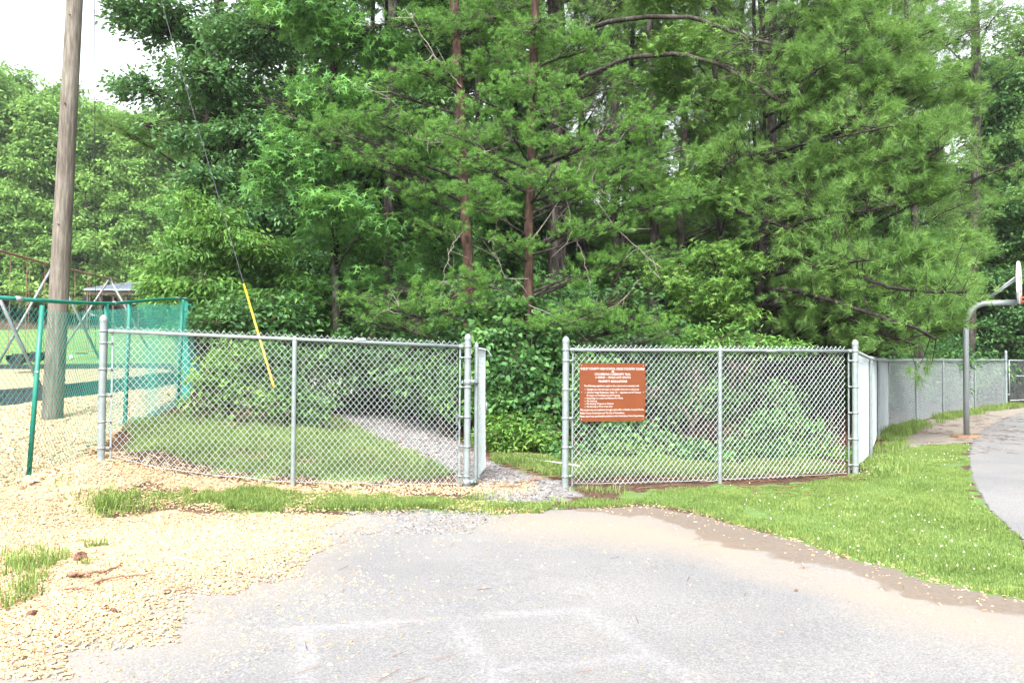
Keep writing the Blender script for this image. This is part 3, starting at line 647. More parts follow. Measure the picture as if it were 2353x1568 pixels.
# ------------------------------------------------------------------ sign
nr = fr_[3]; d = fr_[1]
def on_fence(px, py, off=.012):
    r_ = ray(px, py); o = C_ + nr * (off + .0); nn = np.append(nr, 0)
    t = np.dot(np.append(o, 0) - CAM, nn) / np.dot(r_, nn); return CAM + r_ * t
s00, s11 = on_fence(1331, 968), on_fence(1482, 834); s10 = on_fence(1482, 967); s01 = on_fence(1331, 834)
SW = np.linalg.norm((s10 - s00)[:2]); SH = ((s01 - s00)[2] + (s11 - s10)[2]) / 2; so_ = np.array([s00[0], s00[1], (s00[2] + s10[2]) / 2])
sg = thing('sign', 'brown sign with white lettering wired to the fence right of the gate', 'sign', so_)
ex = np.append(d, 0); ez = np.array([0, 0, 1.]); en = np.append(nr, 0)
a = Acc(); rc = .035; out_ = []
for cx_, cz_, a0 in ((SW - rc, SH - rc, 0), (rc, SH - rc, 90), (rc, rc, 180), (SW - rc, rc, 270)):
    for q in np.linspace(a0, a0 + 90, 6): out_.append((cx_ + rc * math.cos(R(q)), cz_ + rc * math.sin(R(q))))
o_ = np.array(out_); n_ = len(o_)
Vf = so_ + o_[:, 0:1] * ex + o_[:, 1:2] * ez + en * .0; Vb = Vf - en * .0025
a.add(np.vstack([Vf, Vb]), np.array([[i for i in range(n_)]])); a.Fs.append(np.array([[n_ + i for i in range(n_)][::-1]])); a.Fs.append(np.array([[i, n_ + i, n_ + (i + 1) % n_, (i + 1) % n_] for i in range(n_)]))
a.build('sheet', M['sign'], sg)
a = Acc()
for u_, v_ in ((.03, .5), (.97, .5), (.03, .04), (.97, .04), (.03, .96), (.97, .96)):
    a = Acc(); lathe(a, so_ + ex * SW * u_ + ez * SH * v_ + en * .0005, [(.006, 0), (.006, .002), (.003, .004), (0, .0045)], 8, en); a.build('fixing', M['galv'], sg, True)
LN = [("SHELBY COUNTY HIGH SCHOOL CROSS COUNTRY COURSE", 282, 1615, 264, 312, .6), ("&", 925, 982, 325, 362, .6), ("COLUMBIANA COMMUNITY TRAIL", 572, 1325, 380, 422, .6),
 ("(1.48MILES — SINGLE LOOP LENGTH)", 588, 1322, 447, 488, .4), ("PROPERTY REGULATIONS", 655, 1250, 530, 575, .6),
 ("The following regulations apply to this course and community trail:", 355, 1502, 628, 665, .35), ("— Daylight use only and open to the public when not in school use", 360, 1500, 702, 739, .35),
 ("— Alcohol, Illegal Substances, Vapes / E — cigarettes and all Tobacco", 365, 1545, 767, 803, .35), ("Products are Prohibited on the Property", 412, 1098, 829, 865, .35),
 ("— Keep Dogs on a Leash and Remove Pet Waste", 360, 1165, 888, 923, .35), ("— No Littering", 360, 620, 947, 982, .35), ("— No Hunting, Weapons or Firearms", 360, 965, 1003, 1039, .35),
 ("— No Burning or Fires of any kind", 360, 940, 1062, 1097, .35), ("This project was accomplished through a joint effort of Shelby County Schools,", 272, 1605, 1131, 1168, .35),
 ("Shelby County Commission and The City of Columbiana.", 272, 1200, 1200, 1236, .35), ("Please report any questionable activities to the Columbiana Police Department.", 270, 1605, 1264, 1301, .35)]
for txt, xa, xb, ya, yb, bold in LN:
    cu = bpy.data.curves.new('lettering', 'FONT'); cu.body = txt; cu.size = 1; cu.offset = .014 * bold; cu.extrude = 0; cu.resolution_u = 2
    tmp = bpy.data.objects.new('tmp', cu); COL.objects.link(tmp); bpy.context.view_layer.update()
    me = bpy.data.meshes.new_from_object(tmp.evaluated_get(bpy.context.evaluated_depsgraph_get())); bpy.data.objects.remove(tmp)
    n = len(me.vertices); co = np.empty(n * 3, np.float32); me.vertices.foreach_get('co', co); co = co.reshape(-1, 3)
    x0, x1 = co[:, 0].min(), co[:, 0].max(); capH = .70
    u = (xa - 265 + (co[:, 0] - x0) / (x1 - x0) * (xb - xa)) / 1373 * SW
    v = SH - ((yb - 172) - co[:, 1] / capH * (yb - ya)) / 1228 * SH
    W3 = so_ + u[:, None] * ex + v[:, None] * ez + en * .0012 - np.array(sg.location)
    me.vertices.foreach_set('co', W3.astype(np.float32).ravel()); me.update(); me.materials.append(M['white'])
    o = bpy.data.objects.new('lettering', me); COL.objects.link(o); o.parent = sg; o['label'] = 'white lettering line reading ' + txt.split(' ')[0].strip('(') + ' ' + ' '.join(txt.split(' ')[1:4]) if len(txt) > 3 else 'white ampersand'

# ------------------------------------------------------------------ long right fence
def far_fence():
    pts = [gx(1985, 1090, 10.12), gx(2000.5, 1050, 12.7), gx(2018, 1007, 15.8), gx(2045, 987, 18.1), gx(2106, 969, 20.2), gx(2167, 955, 22.4), gx(2240, 941, 25.1), gx(2311, 933, 27.0)]
    pts[0] = D_
    zt = [ztop_at(1968, 808, 10.1), ztop_at(2003, 824, 12.7), ztop_at(2020, 826, 15.8), ztop_at(2055, 828, 18.1), ztop_at(2106, 827, 20.2), ztop_at(2168, 827, 22.4), ztop_at(2241, 827, 25.1), ztop_at(2311, 827, 27)]
    root = thing('chain_link_fence', 'long silver chain link fence running back beside the basketball hoop', 'fence', (pts[1][0], pts[1][1], G(*pts[1])))
    pth = np.array(pts); seg = np.linalg.norm(np.diff(pth, axis=0), axis=1); cum = np.concatenate([[0], np.cumsum(seg)])
    for i in range(1, 8):
        x, y = pts[i]; a = Acc(); last = i == 7
        ln = np.array([.11, .03]) if i == 3 else (0, 0)
        post(a, x - (ln[0] if i == 3 else 0), y, G(x, y), zt[i] + (.28 if last else -.02), .045 if last else .027, 'dome' if last else 'eye', 12, ln)
        for h in (.3, .62, .95, 1.25):
            if not last: lathe(a, (x, y, zt[i] - h), [(.027, 0), (.031, .003), (.031, .010), (.027, .012)], 10)
        a.build('terminal_post' if last else 'line_post', M['galv'], root, True)
    a = Acc(); s = np.linspace(.08, cum[-1], 80); rail = np.column_stack([np.interp(s, cum, pth[:, 0]), np.interp(s, cum, pth[:, 1]), np.interp(s, cum, zt)])
    tube(a, rail, .021, 10); a.build('top_rail', M['galv'], root, True)
    a = Acc(); off = []
    dd = np.gradient(pth, axis=0); dd = dd / np.linalg.norm(dd, axis=1, keepdims=True); o_ = pth + np.column_stack([-dd[:, 1], dd[:, 0]]) * .032
    o_[0] += dd[0] * .08
    chain(a, o_, lambda q: np.interp(q, cum, zt), lambda x, y, q: ground(x, y) + .02, p=.066, over=.04, seed=9, k=4, rw=.0025); a.build('chain_mesh', M['wire'], root)
    a = Acc()
    box(a, (D_[0] + dd[0][0] * .07, D_[1] + dd[0][1] * .07, .8), (.018, .006, 1.4), [[dd[0][0], dd[0][1], 0], [-dd[0][1], dd[0][0], 0], [0, 0, 1]]); a.build('tension_bar', M['galv'], root)
    return pts[-1], zt[-1]
fe, fz_ = far_fence()
g2 = thing('gate', 'far wide chain link gate at the right edge beyond the hoop', 'gate', (fe[0] + .2, fe[1] + .1, G(fe[0] + .2, fe[1])))
gb = fe + np.array([.18, .12]); ge = fe + np.array([3.4, 2.2]); zt2, zb2 = fz_, P(2340, 920, 27)[2]
a = Acc(); zm2 = P(2340, 864, 27)[2]
for z in (zt2, zb2, zm2): tube(a, [np.append(gb, z), np.append(ge, z)], .022, 8)
for q in (gb, ge, (gb + ge) / 2): tube(a, [np.append(q, zb2), np.append(q, zt2)], .022, 8)
a.build('frame', M['galv'], g2, True)
a = Acc(); chain(a, [gb, ge], lambda s: zt2, lambda x, y, s: x * 0 + zb2, p=.07, k=3, seed=4, rw=.0018); a.build('chain_mesh', M['wire'], g2)
a = Acc()
for z in (zb2 + .2, zt2 - .2): a = Acc(); box(a, np.append((fe + gb) / 2, z), (.2, .05, .05), [[.83, .55, 0], [-.55, .83, 0], [0, 0, 1]]); a.build('hinge', M['galv'], g2)

# ------------------------------------------------------------------ green playground fence
GP = [(-500, 660, 7.4), (0, 683, 8.55), (60, 688, 8.78), (97, 690.5, 8.95), (170, 695, 9.6), (240, 697, 10.5), (262, 697, 10.85), (300, 693.5, 11.6), (360, 687.5, 13.0), (405, 685.5, 14.2), (425, 687, 14.8), (450, 690, 17), (490, 700, 20.5), (535, 713, 25), (575, 722, 29)]
rl = np.array([P(*g) for g in GP]); s_in = np.linspace(0, len(rl) - 1, 90); rl = np.column_stack([np.interp(s_in, np.arange(len(GP)), rl[:, i]) for i in range(3)])
for _ in range(3): rl[1:-1] = (rl[:-2] + rl[1:-1] * 2 + rl[2:]) / 4
gf = thing('green_fence', 'green coated chain link playground fence with a sagging top rail', 'fence', (rl[20][0], rl[20][1], G(rl[20][0], rl[20][1])))
a = Acc(); tube(a, rl, .0225, 12); a.build('top_rail', M['green_steel'], gf, True)
a = Acc()
for px, Y in ((262, 10.85), (408, 14.25), (428, 14.9), (40, 8.72)):
    k = np.argmin(np.abs(rl[:, 1] - Y)); lathe(a, rl[k] - nrm(rl[k + 1] - rl[k]) * .04, [(.023, 0), (.031, .004), (.031, .07), (.023, .074)], 12, rl[k + 1] - rl[k])
    a.build('rail_clamp', M['galv'], gf, True); a = Acc()
def gpost(px0, py0, px1, py1, Y, r=.0255):
    t = P(px0, py0, Y); b = P(px1, py1, Y); a = Acc(); tube(a, [b - np.array([0, 0, .12]), t], r, 12); return a.build('line_post', M['green_steel'], gf, True)
gpost(97, 701, 62, 1125, 8.93); gpost(245, 698, 236, 1016, 10.55); gpost(298, 694, 286, 979, 11.6, .03); gpost(420, 688, 407, 945, 14.5, .033)
a = Acc(); bw = P(86, 855, 8.9); lathe(a, bw, [(.028, 0), (.031, .006), (.028, .012)], 10); a.build('wire_tie', M['galv'], gf)
pth = rl[:, :2] + np.array([-.03, .03]); cm = np.concatenate([[0], np.cumsum(np.linalg.norm(np.diff(pth, axis=0), axis=1))])
lim = pth[:, 1] < 26
a = Acc(); chain(a, pth[lim], lambda s: np.interp(s, cm, rl[:, 2]) - .09 + .05 * (s > 8), lambda x, y, s: ground(x, y) + .02, p=.060, q=.086, seed=2, k=4, rw=.0026, sway=.035, ragged=.10)
a.build('chain_mesh', M['green_wire'], gf)
a = Acc(); ptb = pth[lim][::2]; tube(a, np.column_stack([ptb, ground(ptb[:, 0], ptb[:, 1]) + .03]), .003, 5); a.build('tension_wire', M['green_wire'], gf)

# ------------------------------------------------------------------ utility pole and guy wires
pb = P(118, 970, 13); pt = P(171, 0, 13); pd = (pt - pb) / (pt[2] - pb[2]); ptop = pb + pd * (12.2 - pb[2])
up = thing('utility_pole', 'tall weathered wooden utility pole behind the green fence', 'utility pole', pb)
a = Acc(); zz = np.linspace(0, 1, 26); pl = pb[None] - np.array([[0, 0, .3]]) + zz[:, None] * (ptop - pb + np.array([0, 0, .3])); rad = .155 - zz * .062
tube(a, pl, rad, 28); shaft = a.build('shaft', M['pole'], up, True)
a = Acc(); 
for h in (3.1, 5.0, 6.4, 7.0): c = pb + pd * h; a = Acc(); lathe(a, c + np.array([.02, -.137, 0]), [(.012, 0), (.012, .02), (.006, .03)], 8, (0.1, -1, 0)); a.build('bolt', M['cone'], shaft)
an = P(652, 975, 12.75); g1 = thing('guy_wire', 'steel guy wire with a yellow guard slanting down behind the left fence', 'guy wire', an)
wt = P(190, -560, 13.1); wt = pb + pd * 10.6
y0 = P(628, 885, 12.8)
def onwire(a_, b_, f): return a_ * (1 - f) + b_ * f
wtop = P(370, 0, 15.3)
line = [P(200, -600, 13.2), P(370, 0, 13.15), P(400, 110, 13.12), P(507, 470, 13.0), P(560, 652, 12.9), y0, an]
line[0] = pb + pd * (P(200, -600, 13.2)[2] - pb[2]); an[2] = G(an[0], an[1]) + .02
a = Acc(); tube(a, line, .0048, 8); a.build('cable', M['steelcable'], g1, True)
a = Acc(); lathe(a, line[1] + (line[2] - line[1]) * .9, [(.014, 0), (.018, .02), (.018, .25), (.012, .28)], 8, line[2] - line[1]); a.build('splice', M['galv'], g1, True)
a = Acc(); tube(a, [line[4], y0, y0 + (y0 - line[4]) * .02], [.016, .020, .021], 12); a.build('guard', M['yellow'], g1, True)
an2 = gpt(219, 705); an2 = P(219, 690, 22); g3 = thing('guy_wire', 'thin plumb wire hanging just right of the wooden utility pole', 'guy wire', P(219, 720, 22))
a = Acc(); tube(a, [ptop - pd * .3, P(217, 0, 15.5), P(218, 350, 18.5), an2, P(220, 800, 24)], .0065, 6); a.build('cable', M['steelcable'], g3)

# ------------------------------------------------------------------ playground border timbers (black plastic)
def border(pts, h, name, label, tops=None, w=.12):
    q = [gpt(*p) if len(p) == 2 else P(*p) for p in pts]; q = [np.array([v[0], v[1], G(v[0], v[1])]) for v in q]
    root = thing(name, label, 'border', q[0]); 
    for i in range(len(q) - 1):
        a0, b0 = q[i], q[i + 1]; L = np.linalg.norm((b0 - a0)); n = max(1, int(round(L / 1.25)))
        for j in range(n):
            s0 = a0 + (b0 - a0) * (j / n); s1 = a0 + (b0 - a0) * ((j + 1) / n); s0[2] = G(*s0[:2]); s1[2] = G(*s1[:2]); ex_ = nrm(s1 - s0); ey_ = nrm(np.cross([0, 0, 1], ex_)); a = Acc()
            L_ = np.linalg.norm(s1 - s0); c = (s0 + s1) / 2
            box(a, c + np.array([0, 0, h / 2 - .05]), (L_ - .02, w * .8, h - .04), [ex_, ey_, np.cross(ex_, ey_)]); box(a, c + np.array([0, 0, h - .055]), (L_ - .008, w, .05), [ex_, ey_, np.cross(ex_, ey_)])
            for f in np.linspace(-.4, .4, 5): box(a, c + ex_ * L_ * f + np.array([0, 0, h / 2 - .06]), (.04, w * .95, h - .07), [ex_, ey_, np.cross(ex_, ey_)])
            lathe(a, s1 + np.array([0, 0, -.05]), [(w * .55, 0), (w * .55, h - .0), (w * .4, h + .02), (0, h + .025)], 10)
            a.build('timber', M['border'], root)
border([(-260, 955), (0, 931), (110, 922), (232, 908), (330, 896), (418, 878)], .33, 'playground_border', 'near black plastic playground border just behind the pole')
border([(-300, 850), (0, 847), (130, 846), (260, 845), (395, 845)], .16, 'playground_border', 'far low black border between wood chips and grass field', w=.09)

# ------------------------------------------------------------------ swing set
AP = [P(-60, 560, 18.3), P(122, 610, 26), P(252, 640, 34)]; 
ft = [[P(-190, 880, 17.5), P(103, 886, 19)], [P(-6, 838, 25), P(228, 812, 27)], [P(148, 796, 33), P(348, 815, 35)]]
sw = thing('swing_set', 'long rusty pipe swing set standing on the playground', 'swing set', (AP[1][0], AP[1][1], G(AP[1][0], AP[1][1])))
a = Acc(); ext = AP[2] + (AP[2] - AP[1]) * .35; tube(a, [AP[0] + (AP[0] - AP[1]) * .3, AP[0], AP[1], AP[2], ext], .038, 10); a.build('top_bar', M['rust'], sw, True)
for apx, fts in zip(AP, ft):
    for f in fts:
        f = f.copy(); f[2] = min(f[2], G(f[0], f[1]) + .05); a = Acc(); tube(a, [apx, f], .042, 10); a.build('leg', M['greypipe'], sw, True)
def swing_at(pxa, pxb, pyseat, f):
    c = AP[0] * (1 - f) + AP[1] * f if f < 1 else AP[1] * (2 - f) + AP[2] * (f - 1)
    bd = nrm(AP[1] - AP[0]); Y = c[1]; dx = .25
    s = thing('swing', 'black rubber bucket swing hanging on chains, number to match its neighbour', 'swing', c)
    return s, c, bd
swl = ['black swing seat hanging lowest left near the green post', 'black swing seat half hidden behind the near green post', 'black swing seat first right of the utility pole', 'black swing seat behind the silver end post']
for (px, pys, f), lb in zip([(43, 828, .58), (86, 822, .80), (188, 822, 1.42), (222, 818, 1.62)], swl):
    c = AP[0] * (1 - f) + AP[1] * f if f < 1 else AP[1] * (2 - f) + AP[2] * (f - 1)
    c = P(px, 600, c[1]); k_ = (c[1] - AP[0][1]) / (AP[1][1] - AP[0][1]); 
    bz = np.interp(c[1], [p[1] for p in AP], [p[2] for p in AP]); zs = P(px, pys, c[1])[2]; hw = .23
    s = thing('swing', lb, 'swing', (c[0], c[1], zs), 'swings on the swing set')
    for sg_ in (-1, 1):
        a = Acc(); tube(a, [(c[0] + sg_ * hw, c[1], bz), (c[0] + sg_ * hw, c[1], zs + .1)], .008, 5); a.build('hanging_chain', M['rust'], s)
    a = Acc(); tt = np.linspace(0, np.pi, 9); ring = [np.array([c[0] + hw * math.cos(q), c[1], zs + .12 - .24 * math.sin(q)]) for q in tt]
    V = []; 
    for q in ring: V += [q + np.array([0, -.13, 0]), q + np.array([0, .13, 0]), q + np.array([0, .13, .03]), q + np.array([0, -.13, .03])]
    Fq = []
    for i in range(8):
        for j in range(4): Fq.append([i * 4 + j, i * 4 + (j + 1) % 4, (i + 1) * 4 + (j + 1) % 4, (i + 1) * 4 + j])
    a.add(V, np.array(Fq)); box(a, (c[0], c[1] + .12, zs + .06), (.42, .02, .26)); a.build('seat', M['seat'], s)
# ------------------------------------------------------------------ shelter beyond the field
sb = P(255, 737, 62); sh = thing('shelter', 'low brown shelter with a pale metal roof beyond the playground', 'shelter', sb)
zr0, zr1, zr2 = P(255, 646, 64)[2], P(255, 664, 60)[2], P(255, 672, 60)[2]; xl, xr = P(192, 700, 60)[0], P(318, 700, 60)[0]
a = Acc(); V = np.array([[xl + .9, 65, zr0], [xr - .1, 65, zr0], [xr, 60, zr1], [xl, 60, zr1]]); a.add(np.vstack([V, V - np.array([0, 0, .08])]), np.array([[3, 2, 1, 0], [4, 5, 6, 7], [0, 1, 5, 4], [1, 2, 6, 5], [2, 3, 7, 6], [3, 0, 4, 7]]))
for q in np.linspace(0, 1, 14): 
    p0 = V[3] * (1 - q) + V[2] * q; p1 = V[0] * (1 - q) + V[1] * q; tube(a, [p0 + [0, 0, .02], p1 + [0, 0, .02]], .025, 5)
a.build('roof', M['roof'], sh)
a = Acc(); box(a, ((xl + xr) / 2, 60.2, zr2), (xr - xl - .2, .12, .28)); a.build('fascia', M['shedwall'], sh)
a = Acc(); zb_ = G((xl + xr) / 2, 64) - .2; box(a, ((xl + xr) / 2, 64.6, (zr2 + zb_) / 2), (xr - xl - .4, .12, zr2 - zb_)); 
for xx_ in (xl + .2, xr - .2): box(a, (xx_, 63.2, (zr2 + zb_) / 2), (.1, 2.6, zr2 - zb_))
a.build('wall', M['shedwall'], sh)
for q in np.linspace(.03, .97, 5):
    a = Acc(); x_ = xl + (xr - xl) * q; z_ = G(x_, 60.3); box(a, (x_, 60.35, (zr2 + z_) / 2 - .1), (.14, .14, zr2 - z_ + .2)); a.build('column', M['shedwall'], sh)

# ------------------------------------------------------------------ basketball hoop
hb = P(2220, 1003, 15.7); hp = thing('basketball_hoop', 'grey gooseneck basketball hoop at the edge of the court', 'basketball hoop', hb)
va = math.atan((2335 - 1176) / F); rd = np.array([math.cos(va), -math.sin(va), 0]); 
Zv = lambda py: P(2226, py, 15.7)[2]
ex0 = hb.copy(); top = P(2224, 735, 15.7); ex0[0], ex0[1] = hb[0], hb[1]
cur = [np.array([hb[0], hb[1], hb[2] - .1]), np.array([hb[0], hb[1], Zv(760)])]
for q in np.linspace(0, 90, 9)[1:]:
    cur.append(np.array([hb[0], hb[1], Zv(748)]) + rd * .34 * (1 - math.cos(R(q))) + np.array([0, 0, .42 * math.sin(R(q))]))
zarm = cur[-1][2]; armend = np.array([hb[0], hb[1], zarm]) + rd * .84; cur.append(armend)
a = Acc(); tube(a, cur, .052, 14); a.build('pole', M['hoop_grey'], hp, True)
bn = nrm(rd * math.cos(R(3)) + np.cross([0, 0, 1], rd) * math.sin(R(-3))); bs = np.cross([0, 0, 1], bn)   # board normal and its horizontal side
if np.dot(bn, -np.append(nrm(armend[:2]), 0)) < 0:
    bn = nrm(rd * math.cos(R(3)) + np.cross([0, 0, 1], rd) * math.sin(R(3))); bs = np.cross([0, 0, 1], bn)
bc = armend + bn * .03; zt_, zb_ = Zv(607), Zv(700); hz = (zt_ - zb_); 
prof = [(-.25, 0), (.25, 0), (.42, .06), (.55, .22), (.62, .42), (.62, .60), (.55, .80), (.40, .93), (.2, .985), (0, 1.0), (-.2, .985), (-.40, .93), (-.55, .80), (-.62, .60), (-.62, .42), (-.55, .22), (-.42, .06)]
bp = np.array([bc + bs * u + np.array([0, 0, zb_ - bc[2] + v * hz]) for u, v in prof]); nb = len(bp)
a = Acc(); a.add(np.vstack([bp + bn * .016, bp - bn * .016]), np.array([[i for i in range(nb)]])); a.Fs.append(np.array([[nb + i for i in range(nb)][::-1]])); a.Fs.append(np.array([[i, nb + i, nb + (i + 1) % nb, (i + 1) % nb] for i in range(nb)]))
bb = a.build('backboard', M['board'], hp)
a = Acc(); cz = zb_ + hz * .42
for u0, u1, v0, v1 in ((-.22, .22, .60, .63), (-.22, .22, .27, .30), (-.22, -.19, .30, .60), (.19, .22, .30, .60)):
    box(a, bc + bs * (u0 + u1) / 2 + bn * .0185 + np.array([0, 0, zb_ - bc[2] + hz * (v0 + v1) / 2]), (u1 - u0, .004, hz * (v1 - v0)), [bs, bn, [0, 0, 1]])
a.build('target_square', M['orange'], bb)
for sgn in (-1, 1):
    a = Acc(); tube(a, [armend - bn * .55 + np.array([0, 0, .03]), bc - bn * .03 + bs * .22 * sgn + np.array([0, 0, zb_ + hz * .62 - bc[2]])], .022, 8); a.build('brace', M['hoop_grey'], hp, True)
a = Acc(); rcn = bc + bn * .42 + np.array([0, 0, zb_ - bc[2] + hz * .14]); tube(a, [rcn + bs * .225 * math.cos(q) + bn * .225 * math.sin(q) for q in np.linspace(0, 2 * np.pi, 25)], .0095, 8, False)
for s_ in (-.12, .12): tube(a, [bc + bn * .03 + bs * s_ + np.array([0, 0, rcn[2] - bc[2] - .10]), rcn + bs * s_ - bn * .18], .008, 6); tube(a, [bc + bn * .03 + bs * s_ + np.array([0, 0, rcn[2] - bc[2]]), rcn + bs * s_ - bn * .19], .009, 6)
box(a, bc + bn * .035 + np.array([0, 0, rcn[2] - bc[2] - .04]), (.16, .012, .16), [bs, bn, [0, 0, 1]])
a.build('rim', M['orange'], bb, True)
a = Acc(); lathe(a, (hb[0], hb[1], hb[2] - .05), [(.27, 0), (.28, .05), (.26, .085), (.06, .09)], 9); a.build('footing', M['brown_wood'], hp)

# ------------------------------------------------------------------ small things lying about
def cone_at(px, py, L, ang, label, name='pine_cone'):
    L = L * .78; g = gpt(px, py); a = Acc(); ax = nrm(np.array([math.cos(ang), math.sin(ang), .12])); n = 7; c = g + np.array([0, 0, L * .22 + (.012 if px < 500 else 0)])
    lathe(a, c - ax * L / 2, [(0, 0), (L * .16, L * .08), (L * .22, L * .35), (L * .17, L * .7), (L * .06, L * .97), (0, L)], 9, ax)
    r = np.random.default_rng(int(px)); m_ = 70; t = r.random(m_); th = r.uniform(0, 2 * np.pi, m_); u = nrm(np.cross(ax, [0, 0, 1])); v = np.cross(ax, u)
    rr = np.interp(t, [0, .1, .35, .7, 1], [.1, .18, .25, .2, .05]) * L; rdl = np.cos(th)[:, None] * u + np.sin(th)[:, None] * v
    inst(a, CH, BOXF, c + (t[:, None] - .5) * L * ax + rdl * rr[:, None], nrm(np.cross(rdl, ax)), nrm(rdl + ax * .4), nrm(ax - rdl * .3), np.tile(np.array([[.16, .12, .05]]) * L, (m_, 1)))
    tag(a.build(name, M['cone']), label, 'pine cone')
for px, py, L, an_, lb in [(185,1281,.095,.4,'brown pine cone right of the tall grass clump, upper one of three'), (193,1287,.09,2.2,'dark pine cone right of the tall grass clump, rightmost of three'), (179,1291,.085,1.2,'brown pine cone right of the tall grass clump, lowest of three'),
    (74,1416,.07,.9,'small pine cone just below the tall grass clump'), (260,1410,.06,2.6,'small lone pine cone in the middle of the wood chips'), (384,1363,.05,.7,'small brown cone at the chip edge beside sticks'), (1829,1358,.045,1.0,'dark little cone alone on the bare pavement'),
    (1302,1052+170,.05,.3,'tiny cone near the gate path on pavement')][:7]:
    cone_at(px, py, L, an_, lb)
def stick(pts, r, label, mat='stick', cat='stick', name='stick'):
    q = np.array([gpt(*p) for p in pts]) ; q[:, 2] += r + .022; s = np.linspace(0, len(q) - 1, 6 * len(q)); q = np.column_stack([np.interp(s, np.arange(len(q)), q[:, i]) for i in range(3)]) + np.random.default_rng(len(label)).normal(0, r * .35, (len(s), 3))
    a = Acc(); tube(a, q, np.linspace(r, r * .45, len(q)), 7); tag(a.build(name, M[mat], None, True), label, cat)
stick([(155,1328), (190,1330), (240,1322), (272,1309), (281,1302)], .010, 'forked brown twig lying on chips beside the grass clump')
stick([(217,1348), (255,1338), (300,1332), (352,1326)], .009, 'long thin stick on the chips just below the forked twig')
stick([(160,1332), (205,1335)], .018, 'thick dark stub of wood on the chips by the grass')
stick([(150,1362), (190,1360), (215,1366)], .007, 'short bent twig on the chips below the other sticks')
stick([(402,1365), (440,1361)], .006, 'short thin twig at the far chip edge')
stick([(1600-330,1111),(1305,1113)][::-1][:0] or [(1218,1108),(1250,1106)], .014, 'short brown twig lying on the gravel in the gateway')
stick([(470,944),(560,938),(640,955),(735,975)], .07, 'grey fallen log lying in grass behind the left fence', 'twig', 'log', 'fallen_log')
wp = np.array([gpt(*p) for p in [(1213,1059),(1250,1065),(1290,1070),(1332,1077)]]); wp[:, 2] += .04
a = Acc(); tube(a, wp, .009, 8); tag(a.build('white_pipe', M['pvc'], None, True), 'thin white pipe lying in the grass behind the gateway', 'pipe')
g = gpt(160, 838); a = Acc(); lathe(a, P(160, 822, 25) , [(.0, 0), (.08, .01), (.085, .05), (.06, .10), (0, .11)], 10, (1, 0, .1)); tag(a.build('white_cup', M['pvc'], None, True), 'small white cup lying on the grass right of the utility pole', 'cup')
# ------------------------------------------------------------------ trees
OVAL = (np.array([[0,0,0],[.24,.28,.05],[.20,.66,.03],[0,1,-.08],[-.20,.66,.03],[-.24,.28,.05]]), np.array([[0,1,2,3],[0,3,4,5]]))
ELM = (np.array([[0,0,0],[.19,.3,.04],[.13,.68,.0],[0,1,-.12],[-.13,.68,.0],[-.19,.3,.04]]), np.array([[0,1,2,3],[0,3,4,5]]))
_sv = [[0, .18, 0]]; 
for i in range(5):
    an_ = R(90 + (i - 2) * 58); 
    _sv.append([.60 * math.cos(an_) * .95, .18 + .72 * math.sin(an_) if i == 2 else .18 + .62 * math.sin(an_), -.10])
for i in range(6):
    an_ = R(90 + (i - 2.5) * 58); _sv.append([.20 * math.cos(an_), .18 + .20 * math.sin(an_), .02])
STAR = (np.array(_sv), np.array([[0, 6 + i, 1 + i, 7 + i] for i in range(5)]))
HEART = (np.array([[0,0,0],[.34,.05,.04],[.36,.45,.03],[0,1,-.10],[-.36,.45,.03],[-.34,.05,.04]]), np.array([[0,1,2,3],[0,3,4,5]]))
def runit(n, rng): return nrm(rng.normal(0, 1, (n, 3)))
def leaves(acc, tmpl, pos, dirs, size, rng, up=.75, droop=.35):
    n = len(pos); d = nrm(dirs + runit(n, rng) * .75 + np.array([0, 0, -droop])); z = nrm(np.array([0, 0, 1.]) * up + runit(n, rng) * .65)
    x = nrm(np.cross(d, z)); z = np.cross(x, d); inst(acc, tmpl[0], tmpl[1], pos, x, d, z, size * rng.uniform(.6, 1.2, n))
def tufts(acc, pos, dirs, L, w, k, rng, spread=(15, 75)):
    n = len(pos) * k; p = np.repeat(pos, k, 0); d = np.repeat(nrm(dirs), k, 0); o = nrm(np.cross(d, runit(n, rng)))
    th = np.radians(rng.uniform(spread[0], spread[1], n))[:, None]; nd = nrm(d * np.cos(th) + o * np.sin(th)); LL = (L * rng.uniform(.65, 1.1, n) * np.repeat(rng.uniform(.55, 1.2, len(pos)), k))[:, None]
    s = nrm(np.cross(nd, runit(n, rng))) * w / 2; p = p + d * (rng.uniform(-.35, .35, n)[:, None] * L)
    tip = p + nd * LL + np.array([0, 0, -.12]) * LL
    acc.add(np.stack([p - s, p + s, tip], 1).reshape(-1, 3), (np.arange(n) * 3)[:, None] + np.arange(3)[None])
def bez(a, m, b, t): t = t[:, None]; return a * (1 - t) ** 2 + m * 2 * t * (1 - t) + b * t * t
